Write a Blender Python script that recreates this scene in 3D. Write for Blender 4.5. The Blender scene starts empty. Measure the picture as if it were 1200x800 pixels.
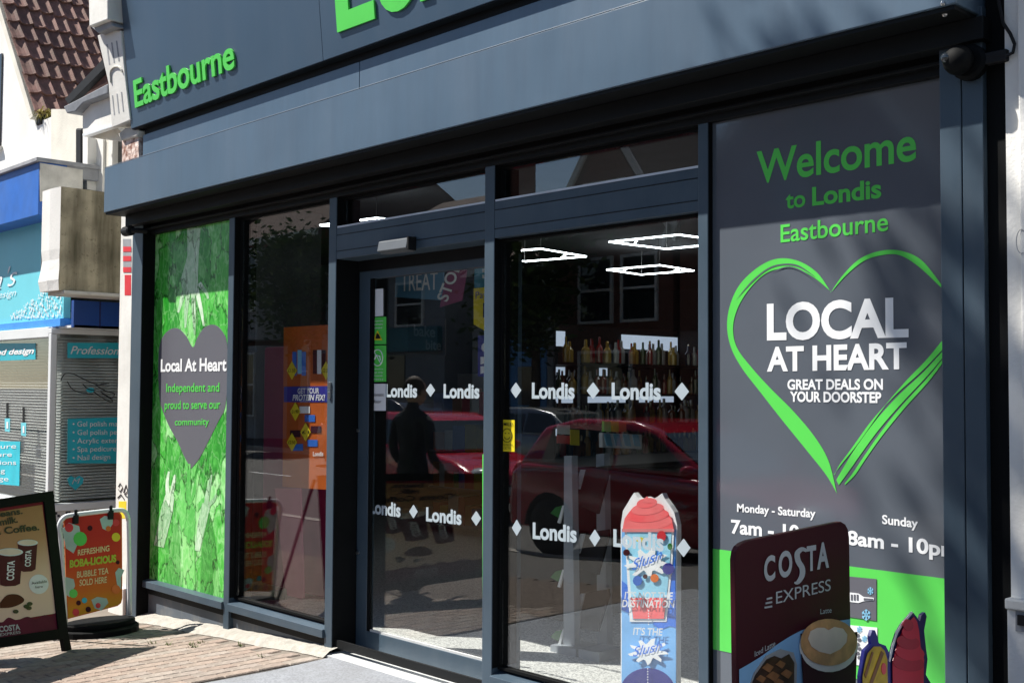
import bpy, math, random
from mathutils import Vector, Matrix
R=math.radians
random.seed(7)
sc=bpy.context.scene
col=sc.collection
# ---------------------------------------------------------------- camera
F_PX,YAW,PITCH,ROLL=1346.5,0.7600,0.0401,0.00574
CP=Vector((0,-3.9,1.55))
_fw=Vector((-math.cos(YAW),math.sin(YAW),0)); _rt=Vector((math.sin(YAW),math.cos(YAW),0)); _up=Vector((0,0,1))
CF=_fw*math.cos(PITCH)+_up*math.sin(PITCH); _U=_up*math.cos(PITCH)-_fw*math.sin(PITCH)
CR=_rt*math.cos(ROLL)+_U*math.sin(ROLL); CU=_U*math.cos(ROLL)-_rt*math.sin(ROLL)
cam=bpy.data.cameras.new('camera'); co=bpy.data.objects.new('camera',cam); col.objects.link(co)
cam.sensor_width=36; cam.lens=F_PX/1200*36; cam.clip_start=.05; cam.clip_end=3000
co.matrix_world=Matrix(((CR.x,CU.x,-CF.x,CP.x),(CR.y,CU.y,-CF.y,CP.y),(CR.z,CU.z,-CF.z,CP.z),(0,0,0,1)))
sc.camera=co
# ---------------------------------------------------------------- light
SUN_EL,SUN_AZ=R(52.4),R(54)            # azimuth: degrees left of the shopfront's outward normal
sd=Vector((-math.sin(SUN_AZ)*math.cos(SUN_EL),-math.cos(SUN_AZ)*math.cos(SUN_EL),math.sin(SUN_EL)))
sun=bpy.data.lights.new('sun','SUN'); sun.energy=4.9; sun.angle=R(.5); sun.color=(1,.955,.88)
so=bpy.data.objects.new('sun',sun); col.objects.link(so); so.location=(0,-20,30)
so.rotation_euler=sd.to_track_quat('Z','Y').to_euler()
w=bpy.data.worlds.new('World'); sc.world=w; w.use_nodes=True
nt=w.node_tree; bg=nt.nodes['Background']; sky=nt.nodes.new('ShaderNodeTexSky'); sky.sky_type='NISHITA'
sky.sun_disc=False; sky.sun_elevation=SUN_EL; sky.sun_rotation=math.atan2(sd.x,sd.y); sky.ozone_density=2.5; sky.dust_density=.25
nt.links.new(sky.outputs[0],bg.inputs[0]); bg.inputs[1].default_value=.052
sc.view_settings.view_transform='Standard'; sc.view_settings.look='None'; sc.view_settings.exposure=1.05; sc.view_settings.gamma=1
# ---------------------------------------------------------------- helpers
def ray(px,py): return (CF+CR*((px-600)/F_PX)-CU*((py-400)/F_PX))
class Plane:
    def __init__(s,o,n): s.o=Vector(o); s.n=Vector(n).normalized()
    def hit(s,px,py):
        d=ray(px,py); return CP+d*((s.o-CP).dot(s.n)/d.dot(s.n))
def FY(y): return Plane((0,y,0),(0,-1,0))          # shopfront-parallel plane
def FX(x): return Plane((x,0,0),(1,0,0))
def FZ(z): return Plane((0,0,z),(0,0,1))
def W(px,py,y=0): h=FY(y).hit(px,py); return h.x,h.z
class MB:
    def __init__(s): s.v=[]; s.f=[]
    def add(s,vs,fs):
        n=len(s.v); s.v+=[Vector(a) for a in vs]; s.f+=[tuple(i+n for i in f) for f in fs]; return s
    def box(s,x0,x1,y0,y1,z0,z1):
        return s.add([(x0,y0,z0),(x1,y0,z0),(x1,y1,z0),(x0,y1,z0),(x0,y0,z1),(x1,y0,z1),(x1,y1,z1),(x0,y1,z1)],
            [(0,3,2,1),(4,5,6,7),(0,1,5,4),(1,2,6,5),(2,3,7,6),(3,0,4,7)])
    def ext(s,pts,d):                               # polygon pts (3d) extruded by vector d
        d=Vector(d); n=len(pts); P=[Vector(p) for p in pts]
        nn=Vector((0,0,0))
        for i in range(n): nn+=P[i].cross(P[(i+1)%n])
        if nn.dot(d)>0: P=P[::-1]
        return s.add(P+[p+d for p in P],[tuple(range(n)),tuple(range(2*n-1,n-1,-1))]+[(i,i+n,(i+1)%n+n,(i+1)%n) for i in range(n)])
    def tube(s,pts,r,k=8,closed=False,cap=True):
        P=[Vector(p) for p in pts]; n=len(P); rr=[r[min(len(r)-1,round(i*(len(r)-1)/(n-1)))] for i in range(n)] if isinstance(r,(list,tuple)) else [r]*n
        a0=None; base=len(s.v); V=[]
        for i in range(n):
            if closed: t=P[(i+1)%n]-P[i-1]
            else: t=P[min(i+1,n-1)]-P[max(i-1,0)]
            t.normalize()
            if a0 is None: a0=t.orthogonal().normalized()
            a=(a0-t*a0.dot(t)); a=a.normalized() if a.length>1e-6 else t.orthogonal().normalized(); a0=a; b=t.cross(a)
            for j in range(k):
                th=2*math.pi*j/k; V.append(P[i]+(a*math.cos(th)+b*math.sin(th))*rr[i])
        fs=[]
        for i in range(n if closed else n-1):
            i2=(i+1)%n
            for j in range(k): fs.append((i*k+j,i*k+(j+1)%k,i2*k+(j+1)%k,i2*k+j))
        if cap and not closed: fs+=[tuple(range(k))[::-1],tuple(range((n-1)*k,n*k))]
        return s.add(V,fs)
    def lathe(s,prof,k=16,c=(0,0,0),ax='z'):
        V=[];fs=[];c=Vector(c)
        for r,z in prof:
            for j in range(k):
                th=2*math.pi*j/k; a=(r*math.cos(th),r*math.sin(th),z)
                if ax=='y': a=(a[0],a[2],a[1])
                if ax=='x': a=(a[2],a[0],a[1])
                V.append(c+Vector(a))
        for i in range(len(prof)-1):
            for j in range(k): fs.append((i*k+j,i*k+(j+1)%k,(i+1)*k+(j+1)%k,(i+1)*k+j))
        fs+=[tuple(range(k))[::-1],tuple(range((len(prof)-1)*k,len(prof)*k))]
        return s.add(V,fs)
    def ball(s,c,r,k=10,m=7):
        r=r if isinstance(r,(tuple,list)) else (r,)*3; V=[];c=Vector(c)
        for i in range(m+1):
            ph=math.pi*i/m
            for j in range(k):
                th=2*math.pi*j/k; V.append(c+Vector((r[0]*math.sin(ph)*math.cos(th),r[1]*math.sin(ph)*math.sin(th),r[2]*math.cos(ph))))
        return s.add(V,[(i*k+j,(i+1)*k+j,(i+1)*k+(j+1)%k,i*k+(j+1)%k) for i in range(m) for j in range(k)])
    def build(s,name,mat,parent=None,bevel=0,smooth=False,**kw):
        off=Vector((0,0,0)); p=parent
        while p is not None: off+=p.location; p=p.parent
        me=bpy.data.meshes.new(name); me.from_pydata([tuple(a-off) for a in s.v],[],s.f); me.materials.append(mat)
        o=bpy.data.objects.new(name,me); col.objects.link(o); o.parent=parent
        if smooth:
            for q in me.polygons: q.use_smooth=True
        if bevel:
            b=o.modifiers.new('bevel','BEVEL'); b.width=bevel; b.segments=2; b.limit_method='ANGLE'; b.harden_normals=False
        return tag(o,**kw)
def tag(o,label=None,cat=None,group=None,kind=None):
    if label: o['label']=label
    if cat: o['category']=cat
    if group: o['group']=group
    if kind: o['kind']=kind
    return o
def empty(name,loc,label=None,cat=None,group=None,kind=None,rz=0):
    o=bpy.data.objects.new(name,None); col.objects.link(o); o.location=loc; o.rotation_euler.z=rz; o.empty_display_size=.1
    return tag(o,label,cat,group,kind)
def copy_tree(o,parent=None):
    c=o.copy(); col.objects.link(c); c.parent=parent
    for ch in list(o.children): copy_tree(ch,c)
    return c
def box(name,mat,b,parent=None,bevel=0,**kw): return MB().box(*b).build(name,mat,parent,bevel,**kw)
def shape(name,pts,pl,t,mat,parent=None,**kw):      # outline on a plane (picture points resolved to that plane), thickness t behind it
    bv=kw.pop('bevel',0)
    P=[pl.hit(*p) for p in pts]; return MB().ext(P,-pl.n*t).build(name,mat,parent,bv,**kw)
def ipts(c,rx,ry,n=20,a0=0,a1=360): return [(c[0]+rx*math.cos(R(a0+(a1-a0)*i/n)),c[1]+ry*math.sin(R(a0+(a1-a0)*i/n))) for i in range(n if a1-a0==360 else n+1)]
def cr0(P,n=3):
    Q=P+[P[0]]; out=[]
    for i in range(len(P)):
        p0,p1,p2,p3=P[i-1],P[i],P[(i+1)%len(P)],P[(i+2)%len(P)]
        for k in range(n):
            t=k/n; out.append(tuple(.5*((2*p1[j])+(-p0[j]+p2[j])*t+(2*p0[j]-5*p1[j]+4*p2[j]-p3[j])*t*t+(-p0[j]+3*p1[j]-3*p2[j]+p3[j])*t**3) for j in (0,1)))
    return out
_tc={}
def glyphs(s,bold,shear,ext):
    k=(s,bold,shear,ext)
    if k not in _tc:
        cu=bpy.data.curves.new('lettering','FONT'); cu.body=s; cu.size=1; cu.offset=bold; cu.shear=shear; cu.resolution_u=5; cu.extrude=ext; cu.fill_mode='BOTH'
        o=bpy.data.objects.new('lettering',cu); col.objects.link(o)
        dg=bpy.context.evaluated_depsgraph_get(); dg.update(); me=o.evaluated_get(dg).to_mesh()
        v=[tuple(a.co) for a in me.vertices]; f=[tuple(p.vertices) for p in me.polygons]
        o.evaluated_get(dg).to_mesh_clear(); bpy.data.objects.remove(o); bpy.data.curves.remove(cu)
        _tc[k]=(v,f)
    return _tc[k]
CAPH=None
def text(s,pl,p0,p1,cap,mat,parent,bold=.012,shear=0,t=.0015,raised=0,name='lettering',level=False,spacing=1,mb=None):
    """lettering on plane pl: baseline from picture point p0 to p1, cap height 'cap' in picture px above p0"""
    global CAPH
    if CAPH is None:
        CAPH=max(a[1] for a in glyphs('H',0,0,0)[0])
    v,f=glyphs(s,bold,shear,1 if raised else 0)
    x0=min(a[0] for a in v); x1=max(a[0] for a in v)
    A=pl.hit(*p0); B=pl.hit(*p1); T=pl.hit(p0[0],p0[1]-cap)
    if level: B.z=A.z
    up=(Vector((0,0,1))-pl.n*pl.n.z).normalized(); u=(B-A); vv=up*((T-A).dot(up))
    vs=[A+u*((a[0]-x0)/(x1-x0))+vv*(a[1]/CAPH)+pl.n*(t+(raised*(a[2]+1)/2 if raised else 0)) for a in v]
    if cap>=23 or raised: return split_letters(vs,f,u.normalized(),mat,parent)
    m=MB(); m.add(vs,f); return m.build(name,mat,parent)
def split_letters(vs,fs,u,mat,parent):
    n=len(vs); p=list(range(n))
    def fd(a):
        while p[a]!=a: p[a]=p[p[a]]; a=p[a]
        return a
    for f in fs:
        for b in f[1:]: p[fd(b)]=fd(f[0])
    key={}                                              # join coincident corners too
    for i,v in enumerate(vs):
        k=(round(v.x,4),round(v.y,4),round(v.z,4))
        if k in key: p[fd(i)]=fd(key[k])
        else: key[k]=i
    isl={}
    for f in fs: isl.setdefault(fd(f[0]),[]).append(f)
    G=[]
    for fl in isl.values():
        xs=[vs[i].dot(u) for f in fl for i in f]; G.append([min(xs),max(xs),fl])
    G.sort(key=lambda g:g[0]); out=[]
    for g in G:
        if out and min(out[-1][1],g[1])-max(out[-1][0],g[0])>.5*min(out[-1][1]-out[-1][0],g[1]-g[0]): out[-1][1]=max(out[-1][1],g[1]); out[-1][2]+=g[2]
        else: out.append(g)
    for a,b,fl in out:
        ids=sorted({i for f in fl for i in f}); mp={k:j for j,k in enumerate(ids)}
        MB().add([vs[k] for k in ids],[tuple(mp[i] for i in f) for f in fl]).build('letter',mat,parent)
# ---------------------------------------------------------------- materials
def mat(name,c,rough=.5,metal=0,spec=.5,var=.12,scale=6,bump=0,bscale=60,c2=None,coat=0,emit=None,alpha=None,coarse=None):
    m=bpy.data.materials.new(name); m.use_nodes=True; n=m.node_tree; b=n.nodes['Principled BSDF']; L=n.links.new
    b.inputs['Roughness'].default_value=rough; b.inputs['Metallic'].default_value=metal; b.inputs['Specular IOR Level'].default_value=spec
    b.inputs['Coat Weight'].default_value=coat; b.inputs['Coat Roughness'].default_value=.04
    tc=n.nodes.new('ShaderNodeTexCoord'); nz=n.nodes.new('ShaderNodeTexNoise'); nz.inputs['Scale'].default_value=scale; nz.inputs['Detail'].default_value=6
    L(tc.outputs['Object'],nz.inputs['Vector'])
    rp=n.nodes.new('ShaderNodeValToRGB'); c=tuple(c); c2=c2 or tuple(x*(1-var) for x in c)
    rp.color_ramp.elements[0].position=.35; rp.color_ramp.elements[1].position=.65
    rp.color_ramp.elements[0].color=(*c2,1); rp.color_ramp.elements[1].color=(*(min(1,x*(1+var*.5)) for x in c),1)
    L(nz.outputs['Fac'],rp.inputs[0]); L(rp.outputs[0],b.inputs['Base Color'])
    if coarse:
        mr=n.nodes.new('ShaderNodeMapRange'); mr.inputs[3].default_value=rough-coarse; mr.inputs[4].default_value=rough+coarse
        L(nz.outputs['Fac'],mr.inputs[0]); L(mr.outputs[0],b.inputs['Roughness'])
    if bump:
        nb=n.nodes.new('ShaderNodeTexNoise'); nb.inputs['Scale'].default_value=bscale; nb.inputs['Detail'].default_value=4
        L(tc.outputs['Object'],nb.inputs['Vector']); bp=n.nodes.new('ShaderNodeBump'); bp.inputs['Strength'].default_value=bump; bp.inputs['Distance'].default_value=.01
        L(nb.outputs['Fac'],bp.inputs['Height']); L(bp.outputs[0],b.inputs['Normal'])
    if emit:
        b.inputs['Emission Color'].default_value=(*emit[0],1); b.inputs['Emission Strength'].default_value=emit[1]
    return m
def glassmat(name,tint,f0,bump=0):
    m=bpy.data.materials.new(name); m.use_nodes=True; n=m.node_tree; n.nodes.clear(); L=n.links.new
    out=n.nodes.new('ShaderNodeOutputMaterial'); tr=n.nodes.new('ShaderNodeBsdfTransparent'); tr.inputs[0].default_value=(*tint,1)
    gl=n.nodes.new('ShaderNodeBsdfGlossy'); gl.inputs['Roughness'].default_value=.0; gl.inputs[0].default_value=(1,1,1,1)
    lw=n.nodes.new('ShaderNodeLayerWeight'); pw=n.nodes.new('ShaderNodeMath'); pw.operation='POWER'; pw.inputs[1].default_value=5
    mr=n.nodes.new('ShaderNodeMapRange'); mr.inputs[3].default_value=f0; mr.inputs[4].default_value=1
    mx=n.nodes.new('ShaderNodeMixShader')
    lw.inputs[0].default_value=.5
    L(lw.outputs['Facing'],pw.inputs[0]); L(pw.outputs[0],mr.inputs[0]); L(mr.outputs[0],mx.inputs[0]); L(tr.outputs[0],mx.inputs[1]); L(gl.outputs[0],mx.inputs[2]); L(mx.outputs[0],out.inputs[0])
    return m
M={}
M['frame']=mat('anthracite_paint',(.050,.076,.103),.36,0,.35,.1,3,.02,400,coarse=.05)
M['canopy']=mat('anthracite_sheet',(.072,.116,.166),.34,0,.6,.1,1.6,.02,300,coarse=.06)
M['fascia']=mat('anthracite_fascia',(.040,.072,.112),.3,0,.6,.08,1.2,.015,300,coarse=.05)
M['aframe']=mat('black_board_frame',(.006,.005,.006),.7,0,.1)
M['dark']=mat('dark_rubber_and_shade',(.004,.0045,.005),.7,0,.12)
M['soffit']=mat('dark_soffit_and_shade',(.006,.007,.008),.6,0,.2)
M['kick']=mat('grey_kick_panel',(.10,.12,.145),.5,0,.4,.12,5,.03,200)
M['glass']=glassmat('window_glass',(.965,.975,.97),.075)
M['glass_far']=mat('dark_window_glass',(.02,.025,.03),.03,0,.9,.2,1)
M['grey_vinyl']=mat('grey_vinyl_print',(.10,.115,.138),.07,0,.95,.05,3,.012,25)
M['grey_print']=mat('grey_print',(.115,.115,.135),.35,0,.4,.03,3)
M['green']=mat('green_print',(.10,.62,.09),.35,0,.4,.04,4)
M['green_vinyl']=mat('green_vinyl',(.10,.60,.09),.22,0,.5,.04,4)
M['white_print']=mat('white_print',(.78,.79,.8),.35,0,.4,.03,8)
M['frost']=mat('frosted_vinyl',(.36,.42,.46),.6,0,.3,.04,8)
M['white_paint']=mat('white_paint',(.72,.71,.67),.6,0,.3,.10,4,.15,40)
M['cream']=mat('cream_render',(.66,.63,.55),.8,0,.2,.14,3,.3,50)
M['white_wall']=mat('white_render',(.74,.73,.70),.8,0,.2,.08,2,.2,60)
M['conc']=mat('stained_concrete',(.50,.44,.30),.9,0,.2,.3,5,.6,70)
M['conc_l']=mat('pale_concrete',(.62,.60,.54),.9,0,.2,.2,6,.5,60)
M['blue']=mat('blue_paint',(.02,.13,.50),.45,0,.4,.12,6,.05,80)
M['blue_d']=mat('deep_blue_panel',(.012,.06,.27),.4,0,.4,.1,3)
M['teal']=mat('teal_print',(.16,.60,.70),.4,0,.4,.05,2)
M['teal_d']=mat('teal_sticker',(.03,.42,.52),.4,0,.4,.05,6)
M['green_d']=mat('dark_green_print',(.02,.16,.03),.4)
M['pale']=mat('pale_green_print',(.42,.60,.42),.4,0,.4,.3,18,.05,60,c2=(.18,.42,.18))
M['pvc']=mat('white_pvc',(.70,.72,.73),.35,0,.5,.05,3)
M['slat']=mat('blind_slat',(.62,.64,.62),.5,0,.4,.05,5)
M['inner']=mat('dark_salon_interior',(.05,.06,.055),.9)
M['red']=mat('red_print',(.65,.03,.04),.4)
M['maroon']=mat('maroon_print',(.055,.005,.011),.55,0,.2,.08,2)
M['maroon_d']=mat('maroon_dark',(.045,.008,.018),.6,0,.15)
M['black']=mat('black_plastic',(.012,.012,.013),.6,0,.2,.2,20)
M['steel']=mat('steel',(.5,.5,.5),.3,1,.5,.1,30)
M['alu']=mat('bright_aluminium',(.55,.56,.56),.45,.1,.5,.1,10)
M['led']=mat('lamp_tube',(1,1,1),.5,emit=((.86,.95,1),8))
M['led_dim']=mat('shelf_light',(1,1,1),.5,emit=((.80,.90,1),1.0))
M['led_back']=mat('lit_shelf_back',(.8,.8,.8),.5,emit=((.62,.75,.95),.30))
M['yellow']=mat('yellow_print',(.75,.60,.02),.35)
M['orange']=mat('orange_print',(.75,.16,.015),.4)
M['purple']=mat('navy_print',(.03,.03,.28),.4)
M['sky_blue']=mat('pale_blue_print',(.22,.50,.70),.4)
M['mid_blue']=mat('mid_blue_print',(.03,.14,.55),.4)
M['coral']=mat('red_slush_print',(.80,.09,.10),.4,0,.4,.3,10,c2=(.75,.20,.20))
M['brown']=mat('coffee_print',(.28,.12,.045),.4,0,.4,.2,30)
M['choc']=mat('dark_coffee_print',(.06,.025,.012),.35,0,.5,.4,25)
M['foam']=mat('milk_foam_print',(.82,.68,.54),.4)
M['poster_tan']=None
M['wood']=mat('pale_wood',(.32,.25,.18),.5,0,.3,.3,10)
M['brick_red']=mat('old_red_brick',(.30,.13,.09),.9,0,.2,.4,12,.4,40)
M['plaster']=mat('peeling_plaster',(.60,.50,.45),.9,0,.2,.6,22,.9,40,c2=(.22,.10,.07))
M['slate']=mat('slate_grey',(.16,.17,.19),.6,0,.4,.2,8,.2,30)
M['navy']=mat('dark_navy_print',(.012,.012,.09),.4)
M['lead']=mat('weathered_grey_trim',(.30,.31,.33),.7,0,.3,.2,8,.2,30)
def leafprint(nm='leaf_photo_print',c0=(.02,.26,.02),c1=(.09,.50,.07),c2=(.42,.80,.36),scl=(4.6,1,2.6)):
    m=bpy.data.materials.new(nm); m.use_nodes=True; n=m.node_tree; b=n.nodes['Principled BSDF']; L=n.links.new
    b.inputs['Roughness'].default_value=.25
    tc=n.nodes.new('ShaderNodeTexCoord'); mp=n.nodes.new('ShaderNodeMapping'); mp.inputs['Scale'].default_value=scl
    nz=n.nodes.new('ShaderNodeTexNoise'); nz.inputs['Scale'].default_value=2.2; nz.inputs['Detail'].default_value=5
    mx=n.nodes.new('ShaderNodeMix'); mx.data_type='VECTOR'; mx.inputs['Factor'].default_value=.35
    L(tc.outputs['Object'],mp.inputs[0]); L(mp.outputs[0],nz.inputs['Vector']); L(mp.outputs[0],mx.inputs['A']); 
    sc3=n.nodes.new('ShaderNodeVectorMath'); sc3.operation='MULTIPLY_ADD'; L(nz.outputs['Color'],sc3.inputs[0]); sc3.inputs[1].default_value=(1.1,1.1,1.1); L(mp.outputs[0],sc3.inputs[2])
    v=n.nodes.new('ShaderNodeTexVoronoi'); v.feature='DISTANCE_TO_EDGE'; v.inputs['Scale'].default_value=1.0; L(sc3.outputs[0],v.inputs['Vector'])
    v2=n.nodes.new('ShaderNodeTexVoronoi'); v2.inputs['Scale'].default_value=1.0; L(sc3.outputs[0],v2.inputs['Vector'])
    v3=n.nodes.new('ShaderNodeTexNoise'); v3.inputs['Scale'].default_value=4; v3.inputs['Detail'].default_value=6; v3.inputs['Distortion'].default_value=1.4; L(mp.outputs[0],v3.inputs['Vector'])
    r1=n.nodes.new('ShaderNodeValToRGB'); e=r1.color_ramp.elements; e[0].position=.0; e[0].color=(.01,.09,.012,1); e[1].position=.045; e[1].color=(1,1,1,1)
    L(v.outputs['Distance'],r1.inputs[0])
    r2=n.nodes.new('ShaderNodeValToRGB'); e=r2.color_ramp.elements; e[0].position=.30; e[0].color=(*c0,1); e[1].position=.72; e[1].color=(*c2,1)
    q=e.new(.5); q.color=(*c1,1)
    sp=n.nodes.new('ShaderNodeSeparateColor'); L(v2.outputs['Color'],sp.inputs[0])
    ad=n.nodes.new('ShaderNodeMath'); ad.operation='MULTIPLY_ADD'; L(sp.outputs[0],ad.inputs[0]); ad.inputs[1].default_value=.34; 
    sb=n.nodes.new('ShaderNodeMath'); sb.operation='MULTIPLY'; L(v3.outputs['Fac'],sb.inputs[0]); sb.inputs[1].default_value=.62; L(sb.outputs[0],ad.inputs[2]); L(ad.outputs[0],r2.inputs[0])
    mu=n.nodes.new('ShaderNodeMix'); mu.data_type='RGBA'; mu.blend_type='MULTIPLY'; mu.inputs['Factor'].default_value=.85; L(r2.outputs[0],mu.inputs['A']); L(r1.outputs[0],mu.inputs['B'])
    v5=n.nodes.new('ShaderNodeTexVoronoi'); v5.feature='DISTANCE_TO_EDGE'; v5.inputs['Scale'].default_value=2.2; L(sc3.outputs[0],v5.inputs['Vector'])
    r5=n.nodes.new('ShaderNodeValToRGB'); e=r5.color_ramp.elements; e[0].position=0; e[0].color=(.30,.30,.30,1); e[1].position=.07; e[1].color=(0,0,0,1); L(v5.outputs['Distance'],r5.inputs[0])
    m5=n.nodes.new('ShaderNodeMix'); m5.data_type='RGBA'; L(r5.outputs[0],m5.inputs['Factor']); L(mu.outputs['Result'],m5.inputs['A']); m5.inputs['B'].default_value=(*c2,1)
    L(m5.outputs['Result'],b.inputs['Base Color']); return m
def gradz(name,stops,z0,z1,ax='Z',rough=.5):
    m=bpy.data.materials.new(name); m.use_nodes=True; n=m.node_tree; b=n.nodes['Principled BSDF']; L=n.links.new; b.inputs['Roughness'].default_value=rough; b.inputs['Specular IOR Level'].default_value=.2
    tc=n.nodes.new('ShaderNodeTexCoord'); sp=n.nodes.new('ShaderNodeSeparateXYZ'); L(tc.outputs['Object'],sp.inputs[0]); mr=n.nodes.new('ShaderNodeMapRange'); mr.inputs[1].default_value=z0; mr.inputs[2].default_value=z1
    nz=n.nodes.new('ShaderNodeTexNoise'); nz.inputs['Scale'].default_value=3; L(tc.outputs['Object'],nz.inputs['Vector']); ad=n.nodes.new('ShaderNodeMath'); ad.operation='MULTIPLY_ADD'; ad.inputs[1].default_value=.25; L(nz.outputs['Fac'],ad.inputs[0])
    L(sp.outputs[ax],mr.inputs[0]); L(mr.outputs[0],ad.inputs[2]); rp=n.nodes.new('ShaderNodeValToRGB'); e=rp.color_ramp.elements; e[0].position=stops[0][0]; e[0].color=(*stops[0][1],1); e[1].position=stops[-1][0]; e[1].color=(*stops[-1][1],1)
    for p,c in stops[1:-1]: q=e.new(p); q.color=(*c,1)
    L(ad.outputs[0],rp.inputs[0]); L(rp.outputs[0],b.inputs['Base Color']); return m
M['leaf']=leafprint(); M['pale']=leafprint('pale_leaf_print',(.20,.42,.20),(.38,.62,.36),(.70,.85,.66),(6,1,3.2)); M['hand']=leafprint('bright_leaf_print',(.08,.44,.07),(.16,.62,.13),(.35,.75,.28),(6,1,3.2)); M['cone']=leafprint('deep_leaf_print',(.02,.20,.02),(.06,.36,.05),(.22,.58,.18),(6,1,3.2))
def weather(m,amt,scl,dark,lo=.42,hi=.70):
    n=m.node_tree; L=n.links.new; b=n.nodes['Principled BSDF']; old=b.inputs['Base Color'].links[0].from_socket
    tc=n.nodes.new('ShaderNodeTexCoord'); mp=n.nodes.new('ShaderNodeMapping'); mp.inputs['Scale'].default_value=scl; L(tc.outputs['Object'],mp.inputs[0])
    nz=n.nodes.new('ShaderNodeTexNoise'); nz.inputs['Scale'].default_value=1; nz.inputs['Detail'].default_value=7; nz.inputs['Roughness'].default_value=.65; L(mp.outputs[0],nz.inputs['Vector'])
    rp=n.nodes.new('ShaderNodeValToRGB'); rp.color_ramp.elements[0].position=lo; rp.color_ramp.elements[1].position=hi; rp.color_ramp.elements[0].color=(0,0,0,1); rp.color_ramp.elements[1].color=(amt,amt,amt,1)
    L(nz.outputs['Fac'],rp.inputs[0]); mx=n.nodes.new('ShaderNodeMix'); mx.data_type='RGBA'; L(rp.outputs[0],mx.inputs['Factor']); L(old,mx.inputs['A']); mx.inputs['B'].default_value=(*dark,1); L(mx.outputs['Result'],b.inputs['Base Color'])
def speckle(name,c,c2,scale,rough,joint=0):
    m=bpy.data.materials.new(name); m.use_nodes=True; n=m.node_tree; b=n.nodes['Principled BSDF']; L=n.links.new; b.inputs['Roughness'].default_value=rough
    tc=n.nodes.new('ShaderNodeTexCoord'); v=n.nodes.new('ShaderNodeTexVoronoi'); v.inputs['Scale'].default_value=scale; L(tc.outputs['Object'],v.inputs['Vector'])
    rp=n.nodes.new('ShaderNodeValToRGB'); rp.color_ramp.elements[0].color=(*c2,1); rp.color_ramp.elements[1].color=(*c,1); rp.color_ramp.elements[0].position=.2; rp.color_ramp.elements[1].position=.6
    sp=n.nodes.new('ShaderNodeSeparateColor'); L(v.outputs['Color'],sp.inputs[0]); L(sp.outputs[0],rp.inputs[0]); L(rp.outputs[0],b.inputs['Base Color'])
    nb=n.nodes.new('ShaderNodeTexNoise'); nb.inputs['Scale'].default_value=scale*.8; L(tc.outputs['Object'],nb.inputs['Vector']); bp=n.nodes.new('ShaderNodeBump'); bp.inputs['Strength'].default_value=.25; bp.inputs['Distance'].default_value=.004
    L(nb.outputs['Fac'],bp.inputs['Height']); L(bp.outputs[0],b.inputs['Normal']); return m
M['floor']=speckle('speckled_floor',(.78,.78,.76),(.40,.40,.40),120,.35)
M['slab']=speckle('grey_concrete_slab',(.25,.265,.29),(.19,.20,.22),110,.8)
M['asphalt']=speckle('asphalt',(.075,.073,.07),(.035,.034,.033),140,.85)
M['pave']=speckle('pavement_concrete',(.075,.07,.065),(.045,.043,.04),90,.85)
M['kerb']=mat('kerb_stone',(.33,.31,.28),.85,bump=.3)
M['fillet']=mat('white_cement',(.38,.36,.32),.95,0,.2,.15,20,.9,90)
PV=[mat('paver_clay',c,.9,0,.2,.25,25,.6,120) for c in ((.31,.24,.20),(.34,.27,.225),(.29,.235,.20),(.35,.30,.26),(.32,.27,.235))]
M['joint']=mat('joint_sand',(.17,.145,.12),1,bump=.3)
TILE=[mat('roof_tile',c,.8,0,.3,.3,14,.4,60) for c in ((.20,.105,.085),(.23,.12,.10),(.17,.09,.075))]
# concrete block with damp streaks running down from its top
def streaky():
    m=M['conc']; n=m.node_tree; L=n.links.new; b=n.nodes['Principled BSDF']; old=b.inputs['Base Color'].links[0].from_socket
    tc=n.nodes.new('ShaderNodeTexCoord'); mp=n.nodes.new('ShaderNodeMapping'); mp.inputs['Scale'].default_value=(7,7,.7); L(tc.outputs['Object'],mp.inputs[0])
    nz=n.nodes.new('ShaderNodeTexNoise'); nz.inputs['Scale'].default_value=1; nz.inputs['Detail'].default_value=5; L(mp.outputs[0],nz.inputs['Vector'])
    rp=n.nodes.new('ShaderNodeValToRGB'); rp.color_ramp.elements[0].position=.52; rp.color_ramp.elements[1].position=.74; rp.color_ramp.elements[0].color=(0,0,0,1); rp.color_ramp.elements[1].color=(.8,.8,.8,1)
    L(nz.outputs['Fac'],rp.inputs[0]); mx=n.nodes.new('ShaderNodeMix'); mx.data_type='RGBA'; L(rp.outputs[0],mx.inputs['Factor']); L(old,mx.inputs['A']); mx.inputs['B'].default_value=(.05,.045,.02,1); L(mx.outputs['Result'],b.inputs['Base Color'])
streaky(); weather(M['conc'],.7,(26,26,26),(.10,.085,.05),.58,.72)
weather(M['canopy'],.35,(2.2,2.2,.5),(.12,.15,.19)); weather(M['canopy'],.25,(14,14,1.2),(.05,.07,.10)); weather(M['fascia'],.22,(5,5,.6),(.08,.10,.13)); weather(M['frame'],.3,(6,6,2),(.09,.11,.13))
weather(M['slab'],.45,(2.5,2.5,2.5),(.13,.13,.13)); weather(M['slab'],.6,(18,18,18),(.10,.10,.10),.62,.75); weather(M['kick'],.5,(9,9,5),(.24,.22,.19),.5,.75)
for m_ in PV: weather(m_,.45,(3,3,3),(.20,.18,.15)); weather(m_,.7,(30,30,30),(.12,.10,.08),.6,.78)
for m_ in TILE: weather(m_,.7,(5,5,5),(.07,.065,.045),.5,.75)
weather(M['white_wall'],.35,(1.5,1.5,.6),(.50,.48,.43),.5,.8); weather(M['white_paint'],.35,(8,8,3),(.42,.40,.35),.5,.8); weather(M['fillet'],.5,(14,14,14),(.22,.20,.17),.5,.8); weather(M['blue'],.25,(3,3,1.5),(.10,.17,.36))
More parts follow.
